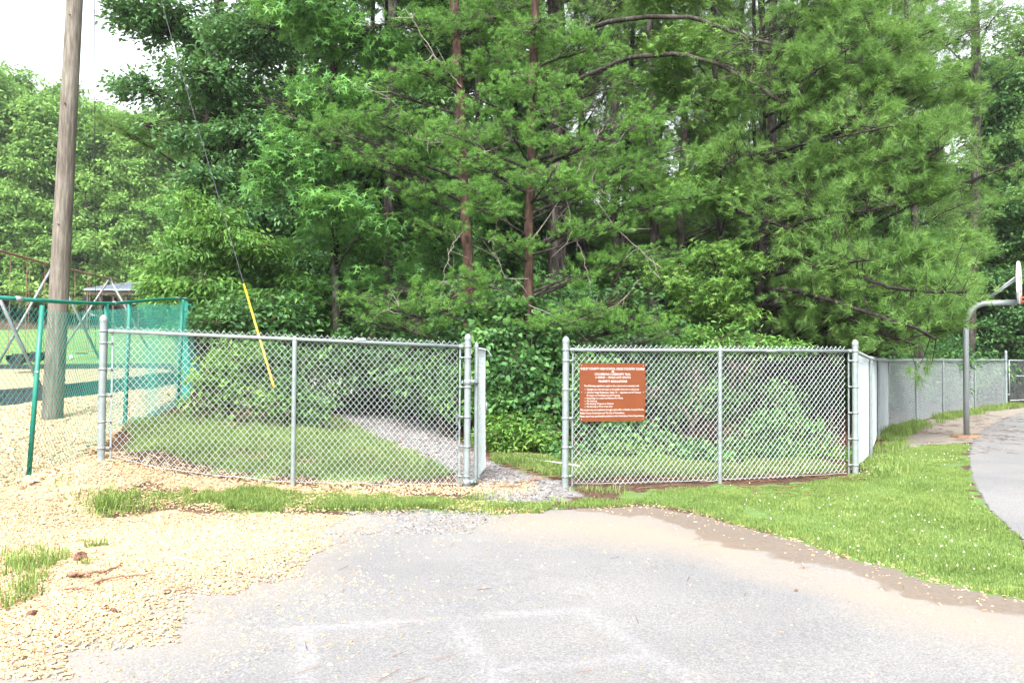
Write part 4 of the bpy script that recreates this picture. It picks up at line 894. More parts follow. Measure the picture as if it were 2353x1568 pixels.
def crown(aB, aL, lobes, trunk, kind, rng, size=.1, ns=30, na=6, nl=7, gap=.33, limb=True, droop=.35, deadB=None, upb=.1, nk=26, nw=.004, nshift=0, tlo=None, tilt=.35, flat=1):
    """lobes: (centre xyz, radii xyz, density). trunk: polyline. Grows a limb to each lobe, sub-branches inside it and leaves or needle tufts on them"""
    tz = trunk[:, 2]; 
    for c, r, dens in lobes:
        c = np.array(c, float); r = np.array(r, float) * [1, 1, flat]; hd = np.hypot(*(c[:2] - [np.interp(c[2], tz, trunk[:, 0]), np.interp(c[2], tz, trunk[:, 1])]))
        az = np.clip(c[2] - .35 * hd - r[2] * .2, tz[0] + .25 * (tz[-1] - tz[0]) * (0 if kind != 'x' else 1), tz[-1] - .1); at_ = np.array([np.interp(az, tz, trunk[:, i]) for i in range(3)])
        dr = c - at_; tip = c + nrm(dr * np.array([1, 1, .3])) * r * .75; dl = np.linalg.norm(tip - at_)
        md = at_ + (tip - at_) * .5 + np.array([0, 0, upb * dl]) + rng.normal(0, .05 * dl, 3)
        if limb:
            t = np.linspace(0, 1, 12); lp = bez(at_, md, tip, t) + rng.normal(0, .012 * dl, (12, 3)) * np.linspace(0, 1, 12)[:, None]; tubes(aB, lp[None], np.linspace(.009 + .010 * dl, .005, 12)[None], 6)
        n = max(4, int(dens * ns * (r[0] * r[1] + r[0] * r[2] + r[1] * r[2]))); t = rng.uniform(.25, 1, n); st = bez(at_, md, tip, t)
        en = c + r * runit(n, rng) * (rng.uniform(.25, 1.08, n) ** .45)[:, None]
        far_ = np.linalg.norm(en - st, axis=1); mdd = (st + en) / 2 + np.array([0, 0, .07]) * far_[:, None] + rng.normal(0, .05, (n, 3)) * far_[:, None]
        bs_ = .6 if kind.startswith('needle') else 1.0
        tubes(aB, np.stack([st, mdd, en], 1), bs_ * np.stack([.006 + .004 * far_, .005 + .002 * far_, np.full(n, .0025)], 1), 3)
        lo_ = tlo if tlo else .38
        tt = np.concatenate([rng.uniform(lo_, 1.0, n) if j else np.ones(n) for j in range(na)]); S = np.tile(st, (na, 1)); Mm_ = np.tile(mdd, (na, 1)); E = np.tile(en, (na, 1))
        tt = tt[:, None]; ap = S * (1 - tt) ** 2 + Mm_ * 2 * tt * (1 - tt) + E * tt * tt; ad = nrm(E - S)
        k = noise3(ap * 1.5 + nshift, 17) > gap - .1 * (rng.random(len(ap)) < .3); ap, ad = ap[k], ad[k]
        if kind.startswith('needle'):
            tufts(aL, ap + runit(len(ap), rng) * .05, nrm(ad + np.array([0, 0, tilt]) + runit(len(ap), rng) * .5), size, nw, nk, rng)
        else:
            tm = {'oval': OVAL, 'elm': ELM, 'star': STAR, 'heart': HEART}[kind]; p = np.repeat(ap, nl, 0); 
            p = p + rng.normal(0, 1, p.shape) * np.array([.11, .11, .06]) * (size / .1) ** .7; leaves(aL, tm, p, np.repeat(ad, nl, 0) * np.array([1, 1, .4]), size, rng, droop=droop)
def trunk_with(name, tr, rad, k, aB, bark, twig, root):
    a = Acc(); tubes(a, tr[None], rad[None], k); n0 = sum(len(f) for f in a.Fs)
    for V, Fq in ((np.concatenate(aB.V), aB.Fs),):
        b0 = a.n; a.V.append(V); a.n += len(V)
        for f in Fq: a.Fs.append(f + b0)
    o = a.build(name, M[bark], root, True); o.data.materials.append(M[twig]); me = o.data
    mi = np.zeros(len(me.polygons), np.int32); mi[n0:] = 1; me.polygons.foreach_set('material_index', mi); return o
def trunk_line(pix, Y, rng=None, dY=0):
    p = np.array([P(px, py, Y + (dY * i)) for i, (px, py) in enumerate(pix)]); p = p[np.argsort(p[:, 2])]; g = G(p[0][0], p[0][1])
    if p[0][2] > g: p = np.vstack([[p[0][0], p[0][1], g - .1], p])
    return p
def dense(pl, n=24, jit=0, rng=None):
    s = np.linspace(0, len(pl) - 1, n); q = np.column_stack([np.interp(s, np.arange(len(pl)), pl[:, i]) for i in range(3)])
    if jit: q[1:-1, :2] += rng.normal(0, jit, (n - 2, 2))
    return q
def tree(name, label, cat, pix, Y, r0, r1, lobes, kind, leafm, barkm, seed, topz=None, group=None, extra=None, twigs=None, **kw):
    rg = np.random.default_rng(seed); tl = trunk_line(pix, Y)
    if topz and topz > tl[-1][2]: tl = np.vstack([tl, tl[-1] + (tl[-1] - tl[-2]) / max(.1, (tl[-1][2] - tl[-2][2])) * (topz - tl[-1][2]) * np.array([.4, .4, 1])])
    root = thing(name, label, cat, tl[0] + [0, 0, .1], group); tr = dense(tl, 30, .012, rg)
    L3 = [(P(l[0], l[1], l[2]), l[3:6], (l[6] if len(l) > 6 else 1)) if len(l) > 4 else l for l in lobes]
    aB, aL = Acc(), Acc(); crown(aB, aL, L3, tl, kind, rg, **kw)
    if extra: extra(aB, aL, rg, tl)
    trunk_with('trunk', tr, np.linspace(r0, r1, 30) + rg.normal(0, r0 * .04, 30), 10, aB, barkm, 'bark_grey' if 'red' in barkm else barkm, root); aL.build('crown', M[leafm], root)
    if twigs:
        for pts, r in twigs:
            a = Acc()
            q = np.array([P(*p) for p in pts]); q = dense(q, 20, .011, rg); tubes(a, q[None], np.linspace(r * .6, r * .15, 20)[None], 5)
            nb_ = 9; i = rg.integers(3, 19, nb_); e = q[i] + rg.normal(0, .20, (nb_, 3)) + np.array([0, 0, .05]); tubes(a, np.stack([q[i], (q[i] + e) / 2 + rg.normal(0, .03, (nb_, 3)), e], 1), np.tile([[r * .4, r * .3, r * .15]], (nb_, 1)), 4)
            a.build('dead_branch', M['twig'], root)
    return root
# ------- left maple
tree('maple_tree', 'big dark green broadleaf tree filling the upper left beside the sky gap', 'tree', [(480,700),(470,400),(500,100)], 19, .17, .10,
  [(400,60,19,1.5,1.6,.9),(310,200,18.6,.75,.8,.38),(320,30,18.6,.8,.8,.5),(480,190,18,1.2,1.2,.75),(400,310,18.3,1.0,1.1,.5),(590,90,18,1.3,1.4,.9),(560,320,18,1.2,1.2,.75),(470,420,18,.9,1.0,.45),(630,480,17.8,1.1,1.1,.7),(560,560,18,1.3,1.1,.8),
   (440,-130,19,2,2,1.2),(640,-120,19,2,2,1.2),(500,-330,19,2.2,2,1.5),(700,620,18.2,1.3,1.1,.9),(520,250,20.5,1.8,1.5,1.4),(600,700,18.5,1.4,1.2,.8)],
  'oval', 'leaf_maple', 'bark_dark', 11, 12, size=.125, ns=30, na=6, nl=7, gap=.38, flat=.8)
# ------- sweetgum with star leaves
tree('sweetgum_tree', 'sweetgum with star shaped leaves between the dark maple and the young pines', 'tree', [(775,860),(770,500),(765,100)], 16.4, .11, .06,
  [(700,30,15.6,1.0,1.1,.6),(830,90,15.8,.9,1.1,.6),(650,240,15,.8,.8,.5),(760,230,15.2,.9,.9,.6),(700,370,15,.8,.8,.5),(620,430,15,.45,.5,.3),(775,470,14.6,.75,.7,.33),(860,520,14.8,.5,.5,.3),(640,320,15.3,.5,.5,.3),
   (880,640,15.6,.8,.6,.35,.7),(800,560,16.3,1.1,.8,.6,.8),(730,-150,16,1.5,1.5,1),(880,-80,16,1.4,1.4,.9),(900,330,17,1.2,1,.9,.8),(760,700,17,1.4,1,.7,.8),(940,720,16.2,.9,.7,.45,.8)],
  'star', 'leaf_gum', 'bark_grey', 12, 10.5, size=.185, ns=21, na=5, nl=6, gap=.38, flat=.85)
# ------- elm sapling
tree('elm_sapling', 'bright green drooping elm sapling behind the yellow guy wire guard', 'tree', [(560,960),(555,760),(520,560)], 17.2, .04, .02,
  [(440,455,16.6,0.42,0.38,.17),(485,495,16.4,0.60,0.54,.17),(410,540,16.8,0.50,0.45,.17),(520,545,16.5,0.75,0.68,.17),(585,570,16.4,0.75,0.68,.17),(450,590,16.8,0.80,0.72,.17),(380,620,17.4,0.60,0.54,.17),(560,625,17.3,0.95,0.85,.17),(640,625,17.2,0.70,0.63,.17),(480,660,16.6,0.90,0.81,.17),(690,655,16.9,0.55,0.50,.17),(610,690,16.6,1.00,0.90,.17),(420,690,16.5,0.70,0.63,.17),(540,725,16.4,0.95,0.85,.17),(665,735,16.6,0.80,0.72,.17),(380,700,17.4,0.50,0.45,.17),(470,755,17.3,0.80,0.72,.17),(600,770,17.3,0.90,0.81,.17),(710,770,17.3,0.50,0.45,.17),(360,650,16.5,0.50,0.45,.17)],
  'elm', 'leaf_elm', 'brush_twig', 13, size=.13, ns=46, na=6, nl=7, gap=.33, droop=.7)
# ------- small bushes behind left fence
def bush(label, lobes, Y, kind, leafm, seed, size=.085, group=None, ns=55, name='bush', base=None, **kw):
    rg = np.random.default_rng(seed); L3 = [(P(l[0], l[1], l[2]), l[3:6], (l[6] if len(l) > 6 else 1)) for l in lobes]
    c = np.mean([l[0] for l in L3], 0); b = np.array([c[0], c[1], G(c[0], c[1])]); root = thing(name, label, 'bush' if name == 'bush' else name.replace('_', ' '), b, group)
    aB, aL = Acc(), Acc(); 
    for i in range(5):
        e = c + rg.normal(0, .25, 3); tubes(aB, np.stack([b - [0, 0, .05], (b + e) / 2 + rg.normal(0, .06, 3), e])[None], np.array([[.016, .011, .005]]), 5)
    crown(aB, aL, L3, np.stack([b, c + [0, 0, .2]]), kind, rg, size=size, ns=ns, na=5, nl=7, **kw)
    aB.build('stems', M['brush_twig'], root); aL.build('foliage', M[leafm], root); return root
bush('bright leafy bush behind the left fence close to the green fence', [(500,860,13,.4,.4,.35),(470,930,12.8,.35,.3,.2),(560,900,12.9,.45,.4,.3),(540,820,13.3,.4,.4,.3),(610,930,12.8,.35,.3,.2)], 13, 'oval', 'leaf_bright', 21, .10, gap=.30)
bush('mid green bush under the yellow guard behind the left fence', [(640,900,13.6,.5,.4,.4),(700,930,13.5,.45,.4,.3),(610,830,14.2,.5,.4,.4),(690,840,14.3,.5,.4,.3)], 14, 'oval', 'leaf_bush', 22, .10, gap=.34)
bush('low shaded bush behind the left fence beside the bend in the trail', [(800,870,17,.8,.5,.4),(740,880,16,.6,.5,.4),(760,820,16.5,.5,.5,.3,.7)], 17, 'oval', 'leaf_bush', 23, .10, gap=.40)
bush('leafy bush overhanging the trail just left of the gate posts', [(1000,850,14.5,.6,.5,.35),(970,875,14.8,.45,.4,.25,.7),(1045,925,13.8,.4,.35,.3),(1060,880,13.9,.4,.4,.3)], 14, 'elm', 'leaf_bush', 24, .11, gap=.36)
bush('tall tangle of vines and saplings around the reddish pine trunk in the gateway', [(1140,780,13.2,.45,.4,.35),(1190,850,13,.45,.4,.45),(1245,800,13.4,.5,.4,.4),(1160,930,12.9,.4,.35,.35),(1240,920,13,.5,.4,.4),(1250,990,12.8,.45,.35,.25),(1140,870,13,.35,.3,.35),(1190,700,13.6,.6,.5,.35),(1100,730,13.8,.6,.5,.35)], 13, 'heart', 'leaf_wood', 25, .09, gap=.36, ns=52)
bush('weedy saplings in the grass behind the left fence, left of its middle post', [(600,1010,11.4,.3,.3,.1),(520,1000,11.6,.3,.25,.1),(420,975,12.2,.3,.3,.12),(350,985,11.6,.2,.2,.1)], 11.5, 'elm', 'leaf_bush', 35, .06, ns=60, gap=.35)
bush('bright low weeds at the trail side in the gateway', [(1150,980,12.6,.30,.25,.22),(1120,1000,12.5,.2,.2,.15),(1190,990,12.5,.25,.2,.2),(1160,1030,12.4,.25,.2,.07,1.5),(1225,1010,12.5,.25,.2,.15)], 12.5, 'elm', 'leaf_bright', 26, .09, ns=110, gap=.22)
bush('green bush right behind the brown sign', [(1350,880,13,.5,.5,.5),(1420,960,12.9,.5,.4,.35),(1340,960,12.9,.4,.35,.35),(1430,1010,12.6,.4,.35,.2),(1500,900,13.6,.5,.5,.4),(1480,980,13,.4,.4,.3),(1390,1020,12.5,.35,.3,.14)], 13, 'heart', 'leaf_bush', 27, .09, gap=.34)
bush('dark undergrowth bush behind the middle post of the right fence', [(1600,860,14,.5,.5,.45,.8),(1560,930,14,.4,.4,.3,.8),(1660,920,14.2,.4,.4,.35,.8),(1530,1010,12.9,.3,.3,.12,.8),(1570,1030,12.6,.3,.3,.1)], 14, 'oval', 'leaf_bush', 28, .10, gap=.36)
bush('bright leafy sapling bush behind the right half of the signed fence', [(1760,980,12.3,.40,.35,.3),(1740,1040,12.0,.35,.3,.22),(1800,1030,12,.4,.3,.25),(1850,990,12.6,.3,.3,.25),(1820,930,13,.3,.3,.2,.7),(1700,1010,12.3,.25,.3,.2,.7),(1780,900,13.5,.3,.3,.2,.6)], 12.5, 'oval', 'leaf_bush', 29, .085, gap=.34, ns=62)
bush('arching leafy shrub rising just above the right fence rail', [(1720,800,14.2,.55,.5,.25),(1650,780,14.5,.6,.5,.3),(1800,800,14.2,.45,.4,.2,.8),(1700,850,14.2,.5,.5,.3,.8),(1600,800,14.8,.6,.5,.3,.8)], 14, 'elm', 'leaf_elm', 30, .10, gap=.36, ns=45)
bush('tiny cedar like bush at the wood edge in the gateway', [(1255,1000,12.5,.22,.2,.2),(1240,960,12.7,.2,.2,.2)], 12, 'needle_v', 'needle_v', 31, .06, ns=150, nk=14, gap=.2)
for q_, (px, py, Y) in enumerate([(1330,1060,11.6),(1460,1045,12),(1640,1050,11.8),(1900,1050,12.2),(1880,1020,13)]):
    bush(['low leafy seedling patch under the brown sign behind the fence', 'low seedling patch behind the sign half of the right fence', 'knee high seedlings behind the middle post of the right fence', 'low seedling patch behind the corner end of the right fence', 'thin weeds near the corner post inside the wood'][q_],
      [(px, py, Y, .35, .3, .14), (px + 40, py + 12, Y - .2, .25, .2, .1), (px - 35, py - 14, Y + .2, .25, .25, .16)], Y, ['oval', 'elm', 'heart'][q_ % 3], 'leaf_bright' if q_ % 2 else 'leaf_bush', 200 + q_, .075, ns=85, gap=.3)
# flowering plant
fp = thing('fleabane_plant', 'tall weed with many tiny white flowers right of the left fence middle post', 'plant', gpt(715, 975)); rg = np.random.default_rng(3); a, a2, a3 = Acc(), Acc(), Acc()
g = gpt(715, 975)
for i in range(46):
    e = P(rg.normal(725, 28), rg.uniform(868, 930), g[1] + rg.normal(0, .15)); b_ = g + np.append(rg.normal(0, .08, 2), -.02); m_ = (b_ + e) / 2 + rg.normal(0, .04, 3)
    tubes(a, np.stack([b_, m_, e])[None], np.array([[.004, .003, .002]]), 4); k = 7
    pp = e + rg.normal(0, .035, (k, 3)); x, y, z = rot_axes(k, rg, .5); inst(a2, CH, BOXF, pp, x, y, z, np.tile([[.016, .016, .006]], (k, 1)) * rg.uniform(.6, 1.2, (k, 1)))
    q = b_ + (e - b_) * rg.uniform(.1, .95, (9, 1)); leaves(a3, ELM, q, runit(9, rg), .07, rg)
a.build('stems', M['brush_twig'], fp); a2.build('flowers', M['flower'], fp); a3.build('foliage', M['leaf_bush'], fp)

# ------- young pines in the middle
tree('pine_tree', 'young pine with a dark reddish trunk left of the gateway', 'tree', [(1080,668),(1068,500),(1057,250),(1044,0)], 15.2, .115, .085,
  [(900,270,14.6,1.0,.7,.22),(980,170,14.9,.8,.7,.24),(780,280,14.4,.6,.6,.2),(720,300,14.3,.4,.5,.15,.7),(880,190,15,.7,.6,.2,.8),(1000,330,14.8,.9,.7,.25),(860,370,14.6,.9,.7,.2,.8),(1080,60,15,.9,.8,.3),(960,60,15.4,.8,.7,.25,.7),(1150,20,15,.9,.8,.3),(1120,150,15,.7,.7,.25),
   (960,440,14.8,.9,.7,.22,.8),(1010,520,15,.8,.6,.2,.7),(880,690,14.4,.9,.6,.16,.8),(960,660,14.6,.7,.6,.16,.8),(840,720,14.2,.6,.5,.12,.8),(960,740,14.4,.7,.6,.16,.7),(1060,-120,15.2,1.6,1.5,.6),(1000,-280,15.2,1.4,1.4,.7)],
  'needle_v', 'needle_v', 'bark_pine_red', 41, 11, size=.085, ns=66, na=6, nk=30, nw=.0075, gap=.32, tlo=.55, upb=.02,
  twigs=[([(1075,640,15.1),(1000,650,14.8),(950,690,14.4),(860,720,14.2)], .012), ([(1060,300,15.1),(1010,330,14.7),(900,230,14.5),(840,195,14.4)], .010), ([(1060,200,15.1),(1000,130,14.9),(930,20,14.8)], .02), ([(1072,520,15),(1040,560,14.8),(1020,620,14.6),(1010,690,14.5)], .011)])
tree('pine_tree', 'young pine with an orange brown trunk standing behind the open gateway', 'tree', [(1212,1000),(1213,700),(1216,450),(1224,200),(1228,0)], 13.6, .088, .06,
  [(1230,190,13,.75,.7,.24),(1310,250,13,.8,.6,.24),(1130,230,13.2,.7,.6,.2),(1060,300,13,.75,.6,.2),(1180,300,12.8,.7,.6,.22),(1100,370,13,.8,.6,.2,.8),(1330,330,13,.8,.6,.22),(1430,290,13,.8,.6,.22),(1510,250,13.2,.6,.6,.2,.8),(1250,400,12.8,.8,.6,.18),(1340,430,12.9,.7,.6,.2,.7),(1440,390,13,.8,.6,.22),(1530,340,13.2,.7,.6,.2,.8),
   (1090,430,12.9,.45,.5,.16,1.2),(1120,480,13,.55,.5,.18),(1350,520,13.1,.8,.6,.2,.8),(1450,480,13.2,.8,.6,.22,.8),(1550,450,13.4,.7,.6,.22,.8),(1170,560,13.1,.6,.5,.18,.8),(1500,580,13.5,.8,.6,.22,.8),(1400,600,13.3,.7,.6,.2,.8),(1300,640,13.2,.7,.6,.18,.7),
   (1100,640,13.2,.7,.5,.2,.7),(1330,720,13,.8,.6,.2,.9),(1440,730,13.1,.8,.6,.2,.9),(1520,760,13.4,.6,.5,.16,.8),(1250,740,13,.6,.5,.16,.7),(1120,690,13.3,.7,.6,.2,.8),(1020,700,13.6,.6,.5,.16,.8),(1230,80,13.4,.8,.8,.25),(1330,110,13.5,.8,.7,.25),(1400,190,13.5,.7,.6,.22,.8),(1230,-80,13.6,1.3,1.2,.4),(1330,-200,13.6,1.2,1.2,.5)],
  'needle_v', 'needle_v', 'bark_pine_red', 42, 9.8, size=.08, ns=64, na=6, nk=30, nw=.0072, gap=.32, tlo=.55, upb=.02,
  twigs=[([(1216,440,13.4),(1270,420,13.1),(1330,430,13),(1410,450,12.9)], .008), ([(1300,430,13.1),(1310,520,13),(1340,590,12.9),(1360,680,12.8)], .009), ([(1360,450,13),(1420,530,13),(1500,600,12.9),(1530,670,12.9)], .009),
     ([(1222,340,13.4),(1180,320,13.2),(1120,350,13),(1060,300,12.9)], .010), ([(1214,560,13.4),(1280,470,13.2),(1360,330,13),(1400,270,12.9)], .016), ([(1214,640,13.3),(1160,640,13.1),(1130,560,13),(1150,470,12.9)], .008), ([(1225,250,13.4),(1300,300,13.1),(1400,340,13),(1500,240,12.9)], .008),
     ([(1214,700,13.3),(1310,740,13),(1420,700,12.9),(1470,640,12.9)], .008), ([(1060,270,13.2),(1000,330,13),(930,310,13)], .006)])
# ------- tall pine behind with arching limbs
def arches(aB, aL, rg, tl):
    for pts, r in [([(1285,110,21),(1340,70,19),(1400,50,17.5),(1500,38,16.8),(1600,40,16.5),(1700,82,16.2),(1790,105,16),(1850,140,15.9),(1900,210,15.8)], .065),
                   ([(1290,200,21),(1370,165,19),(1450,130,17.5),(1560,125,16.8),(1640,142,16.5),(1730,190,16.2),(1790,230,16),(1850,250,15.9),(1960,310,15.8)], .06),
                   ([(1640,142,16.5),(1690,160,16.3),(1760,165,16.2)], .03), ([(1640,142,16.5),(1700,100,16.4),(1740,90,16.3)], .028)]:
        q = dense(np.array([P(*p) for p in pts]), 26, .012, rg); tubes(aB, q[None], np.linspace(r, r * .4, 26)[None], 8)
        i = rg.integers(13, 26, 26); e = q[i] + rg.normal(0, .5, (26, 3)); tubes(aB, np.stack([q[i], (q[i] + e) / 2, e], 1), np.tile([[.012, .008, .004]], (26, 1)), 4)
        tufts(aL, np.repeat(e, 4, 0) + rg.normal(0, .1, (104, 3)), np.repeat(nrm(e - q[i]), 4, 0), .18, .0085, 22, rg)
tree('pine_tree', 'thick dark trunked pine behind the young pines with long arching limbs', 'tree', [(1278,900),(1280,560),(1280,260),(1278,0)], 22, .27, .21,
  [(1180,60,21,1.6,1.2,.7),(1400,20,20,1.5,1.2,.6,.6),(1500,250,20,1.5,1.2,.6,.6),(1420,130,21,1.2,1,.5,.5),(1300,-250,22,3,2.5,1.5),(1350,380,21,1.6,1.2,.7,.7),(1150,400,21,1.6,1.2,.7,.7),(1250,-500,22,3,3,2)],
  'needle_l', 'needle_l', 'bark_grey', 43, 14, size=.15, ns=24, na=6, nk=30, nw=.006, gap=.38, extra=arches)
# ------- loblolly on the right
def limbs(aB, aL, rg, tl):
    for pts, r in [([(1752,640,16.75),(1800,625,16.05),(1870,612,14.85),(1930,605,14.25),(1990,598,13.85)], .042), ([(1870,612,14.85),(1960,630,14.25),(2050,662,13.85),(2150,672,13.45),(2220,670,13.25)], .036), ([(1756,665,16.75),(1830,668,15.25),(1900,688,14.55),(2000,720,13.95),(2100,752,13.55),(2150,778,13.4)], .05),
                   ([(1757,700,16.75),(1850,705,15.45),(1940,730,14.75),(2040,770,14.25),(2100,790,14.05)], .03), ([(1690,483,15.55),(1760,506,15.95),(1810,525,15.55),(1870,545,15.45),(1940,560,15.25)], .036), ([(1756,560,16.75),(1850,505,15.25),(1950,490,14.55),(2060,470,14.25)], .03),
                   ([(2130,470,18.25),(2200,430,18.25),(2280,395,17.75),(2400,350,17.25)], .05), ([(2060,365,14.75),(2130,360,14.55),(2180,330,14.35)], .03), ([(1752,360,16.75),(1850,330,15.45),(1950,310,14.65),(2050,290,14.25)], .03), ([(1750,250,16.75),(1850,180,15.25),(1950,110,14.75)], .035), ([(1755,430,16.75),(1800,440,16.25),(1860,450,15.25)], .025), ([(1755,350,16.75),(1700,360,16.55),(1650,385,16.25)], .022)]:
        q = dense(np.array([P(*p) for p in pts]), 24, .014, rg); tubes(aB, q[None], np.linspace(r * 1.15, r * .4, 24)[None], 7)
        i = rg.integers(6, 24, 40); e = q[i] + rg.normal(0, .33, (40, 3)) + np.array([0, .25, .16]); tubes(aB, np.stack([q[i], (q[i] + e) / 2 - [0, 0, .05], e], 1), np.tile([[.010, .007, .004]], (40, 1)), 4)
        tufts(aL, np.repeat(e, 5, 0) + rg.normal(0, .09, (200, 3)), nrm(np.repeat(nrm(e - q[i]), 5, 0) + [0, 0, .3]), .18, .0085, 26, rg)
LB = [(1860,30,16,.9,.9,.4),(1960,50,15.6,.9,.9,.4),(2060,90,15.5,.9,.9,.4),(1850,130,15.8,.7,.8,.3),(1940,160,15.4,.9,.9,.36),(2040,190,15.2,.9,.9,.36),(2130,190,15.4,.8,.8,.33),(1830,230,16,.6,.7,.3,.7),(1960,260,15.2,.8,.8,.34),(2060,290,15,.8,.8,.34),(2150,290,15.3,.7,.8,.3),(2200,230,15.8,.7,.7,.3,.8),
  (1920,360,15.4,.7,.8,.3),(2010,370,15,.8,.8,.3),(2100,380,15,.7,.8,.3),(1880,450,15.8,.6,.7,.28,.8),(1970,450,15.1,.7,.7,.28),(2050,440,15,.7,.7,.28),(2130,440,15.2,.6,.7,.26),(1850,560,16,.6,.7,.26,.8),(1930,540,15.4,.6,.7,.22),(2080,570,14.8,.8,.7,.26),(2160,600,14.6,.6,.7,.24),(1980,590,15.2,.7,.7,.24),
  (1900,650,15.6,.7,.7,.22),(2000,660,15,.7,.7,.22),(2110,650,14.6,.7,.7,.24),(2200,680,14.4,.6,.6,.2),(1880,720,15.6,.6,.7,.2),(1980,710,15.2,.7,.7,.22),(2080,720,14.6,.7,.7,.22),(2160,735,14.8,.6,.6,.2),(1900,770,15.6,.6,.6,.16,.8),(2000,780,15,.6,.6,.16),(2080,760,15.5,.6,.6,.14),(2200,640,14.8,.4,.5,.14,.8),
  (1820,650,16.2,.5,.6,.25,.6),(1830,740,16,.5,.6,.2,.6),(2230,560,15.5,.6,.6,.25,.7),(1900,-120,16,1.6,1.5,.7),(2100,-100,16,1.6,1.5,.7),(1950,-330,16.5,2,2,1),(1700,-150,17,1.4,1.4,.6,.7)]
tree('loblolly_pine', 'large fluffy loblolly pine with long sweeping limbs filling the right side', 'tree', [(1748,850),(1750,640),(1757,480),(1752,300),(1748,60)], 17.2, .095, .06, LB,
  'needle_l', 'needle_l', 'bark_dark', 44, 12, size=.215, ns=46, na=4, nk=38, nw=.0095, gap=.31, tlo=.75, upb=.0, extra=limbs)
# ------- sweetgums right of centre
tree('sweetgum_tree', 'bright sweetgum crown between the young pine and the loblolly trunk', 'tree', [(1650,860),(1655,500),(1640,100)], 18.5, .08, .05,
  [(1570,110,17.5,.9,.9,.55),(1530,180,17.8,.6,.7,.4),(1640,250,17.5,.8,.8,.5),(1680,200,18,.5,.6,.4),(1650,370,17.5,.7,.8,.4),(1680,450,17,.5,.6,.35),(1600,440,17.5,.8,.8,.45),(1640,580,16.6,.6,.6,.3),(1700,600,16.2,.5,.5,.28),(1660,660,16.2,.5,.5,.25),(1560,640,17,.8,.7,.4,.8),(1700,720,15.8,.4,.5,.2),(1540,-60,18,1.5,1.4,.8),(1600,700,16.8,.8,.7,.35,.8)],
  'star', 'leaf_bright', 'bark_grey', 45, 10, size=.14, ns=30, na=5, nl=6, gap=.36)
tree('sweetgum_tree', 'dark sweetgum clump tucked between the lower and upper loblolly limbs', 'tree', [(2020,860),(2030,540)], 18, .07, .04,
  [(2040,520,16.6,.7,.6,.35),(1980,560,16.8,.5,.5,.3),(2100,560,17,.5,.5,.3),(2060,780,18,.7,.6,.3)], 'star', 'leaf_gum', 'bark_grey', 46, size=.14, ns=30, na=5, nl=6, gap=.36)
# thin trunks beside the loblolly
for i, (pix, Y, r, lb) in enumerate([([(1738,820),(1735,500),(1733,200)], 18.6, .05, 'slim dark stem standing just left of the loblolly trunk'), ([(1792,800),(1800,500),(1815,180)], 19.5, .065, 'slim dark stem leaning slightly just right of the loblolly trunk'),
      ([(1850,780),(1853,450),(1850,200)], 22, .12, 'charred looking dark trunk glimpsed behind the loblolly foliage')]):
    tree('slim_pine', lb, 'tree', pix, Y, r, r * .75, [(pix[2][0], -60, Y, 1.3, 1.3, .6), (pix[2][0] + 60, -260, Y, 1.5, 1.5, .8)], 'needle_l', 'needle_l', 'bark_dark', 60 + i, 12, size=.17, ns=14, na=5, nk=24, nw=.007)
# broad trees at the right edge
tree('hardwood_tree', 'pale green broadleaf tree at the upper right edge of the picture', 'tree', [(2420,880),(2400,500),(2380,200)], 30, .14, .08,
  [(2330,220,29.5,1.66,1.38,0.83),(2300,300,29.0,1.24,1.24,0.69),(2350,360,29.0,1.38,1.24,0.69),(2280,200,29.5,0.83,0.97,0.55),(2400,80,30.5,2.48,2.07,1.10),(2340,500,29.0,1.52,1.38,0.69),(2390,600,28.5,1.66,1.38,0.83),(2450,300,29.5,2.76,2.21,1.66)], 'oval', 'leaf_bright', 'bark_grey', 47, 11, size=.13, ns=26, na=5, nl=7, gap=.36)
tree('hardwood_tree', 'shaded broadleaf tree with a leaning trunk behind the basketball backboard', 'tree', [(2310,880),(2290,740),(2330,560)], 29, .09, .05,
  [(2300,640,28.3,1.24,1.10,0.62),(2230,640,28.8,1.24,1.10,0.62),(2350,720,27.8,1.10,1.10,0.55),(2270,760,28.3,1.38,1.10,0.55),(2330,800,28.3,1.24,0.97,0.41),(2200,820,28.3,1.24,0.97,0.41),(2270,520,29.3,1.52,1.24,0.83),(2200,600,30.3,1.52,1.24,0.69)], 'oval', 'leaf_wood', 'bark_dark', 48, size=.13, ns=26, na=5, nl=7, gap=.36)
tree('tall_pine', 'tall straight grey trunked pine at the right with sparse high needles', 'tree', [(2225,840),(2238,500),(2245,250),(2240,60)], 27.5, .17, .13,
  [(2240,60,26,2.2,1.6,.6),(2330,140,25,1.4,1.2,.4,.7),(2160,100,26,1.5,1.2,.4,.7),(2290,30,26,1.6,1.4,.5,.7),(2240,-150,26,3,2.5,1.2),(2150,420,25,1.2,1,.4,.7),(2300,440,25,1.2,1,.4,.7)], 'needle_l', 'needle_l', 'bark_grey', 49, 15, size=.2, ns=14, na=6, nk=28, nw=.009, gap=.4)
tree('pine_tree', 'pine with a pale grey upper trunk showing between sweetgum leaves', 'tree', [(890,860),(895,400),(902,60)], 21, .15, .12,
  [(900,-80,21,2,1.8,.8),(800,-200,21,2,2,1),(980,-250,21,2,2,1)], 'needle_l', 'needle_l', 'bark_grey', 50, 14, size=.17, ns=16, na=5, nk=24, nw=.007)
# pine limb reaching into the left sky gap
tree('leaning_pine', 'yellowish pine bough poking out left of the dark maple crown', 'tree', [(460,800),(430,400),(420,200)], 24, .11, .08, [(270,280,22,.9,.7,.22),(330,290,22.5,.9,.7,.25),(400,330,23,1,.9,.4)], 'needle_l', 'needle_l', 'bark_grey', 51, 9, size=.17, ns=40, na=6, nk=28, nw=.006)

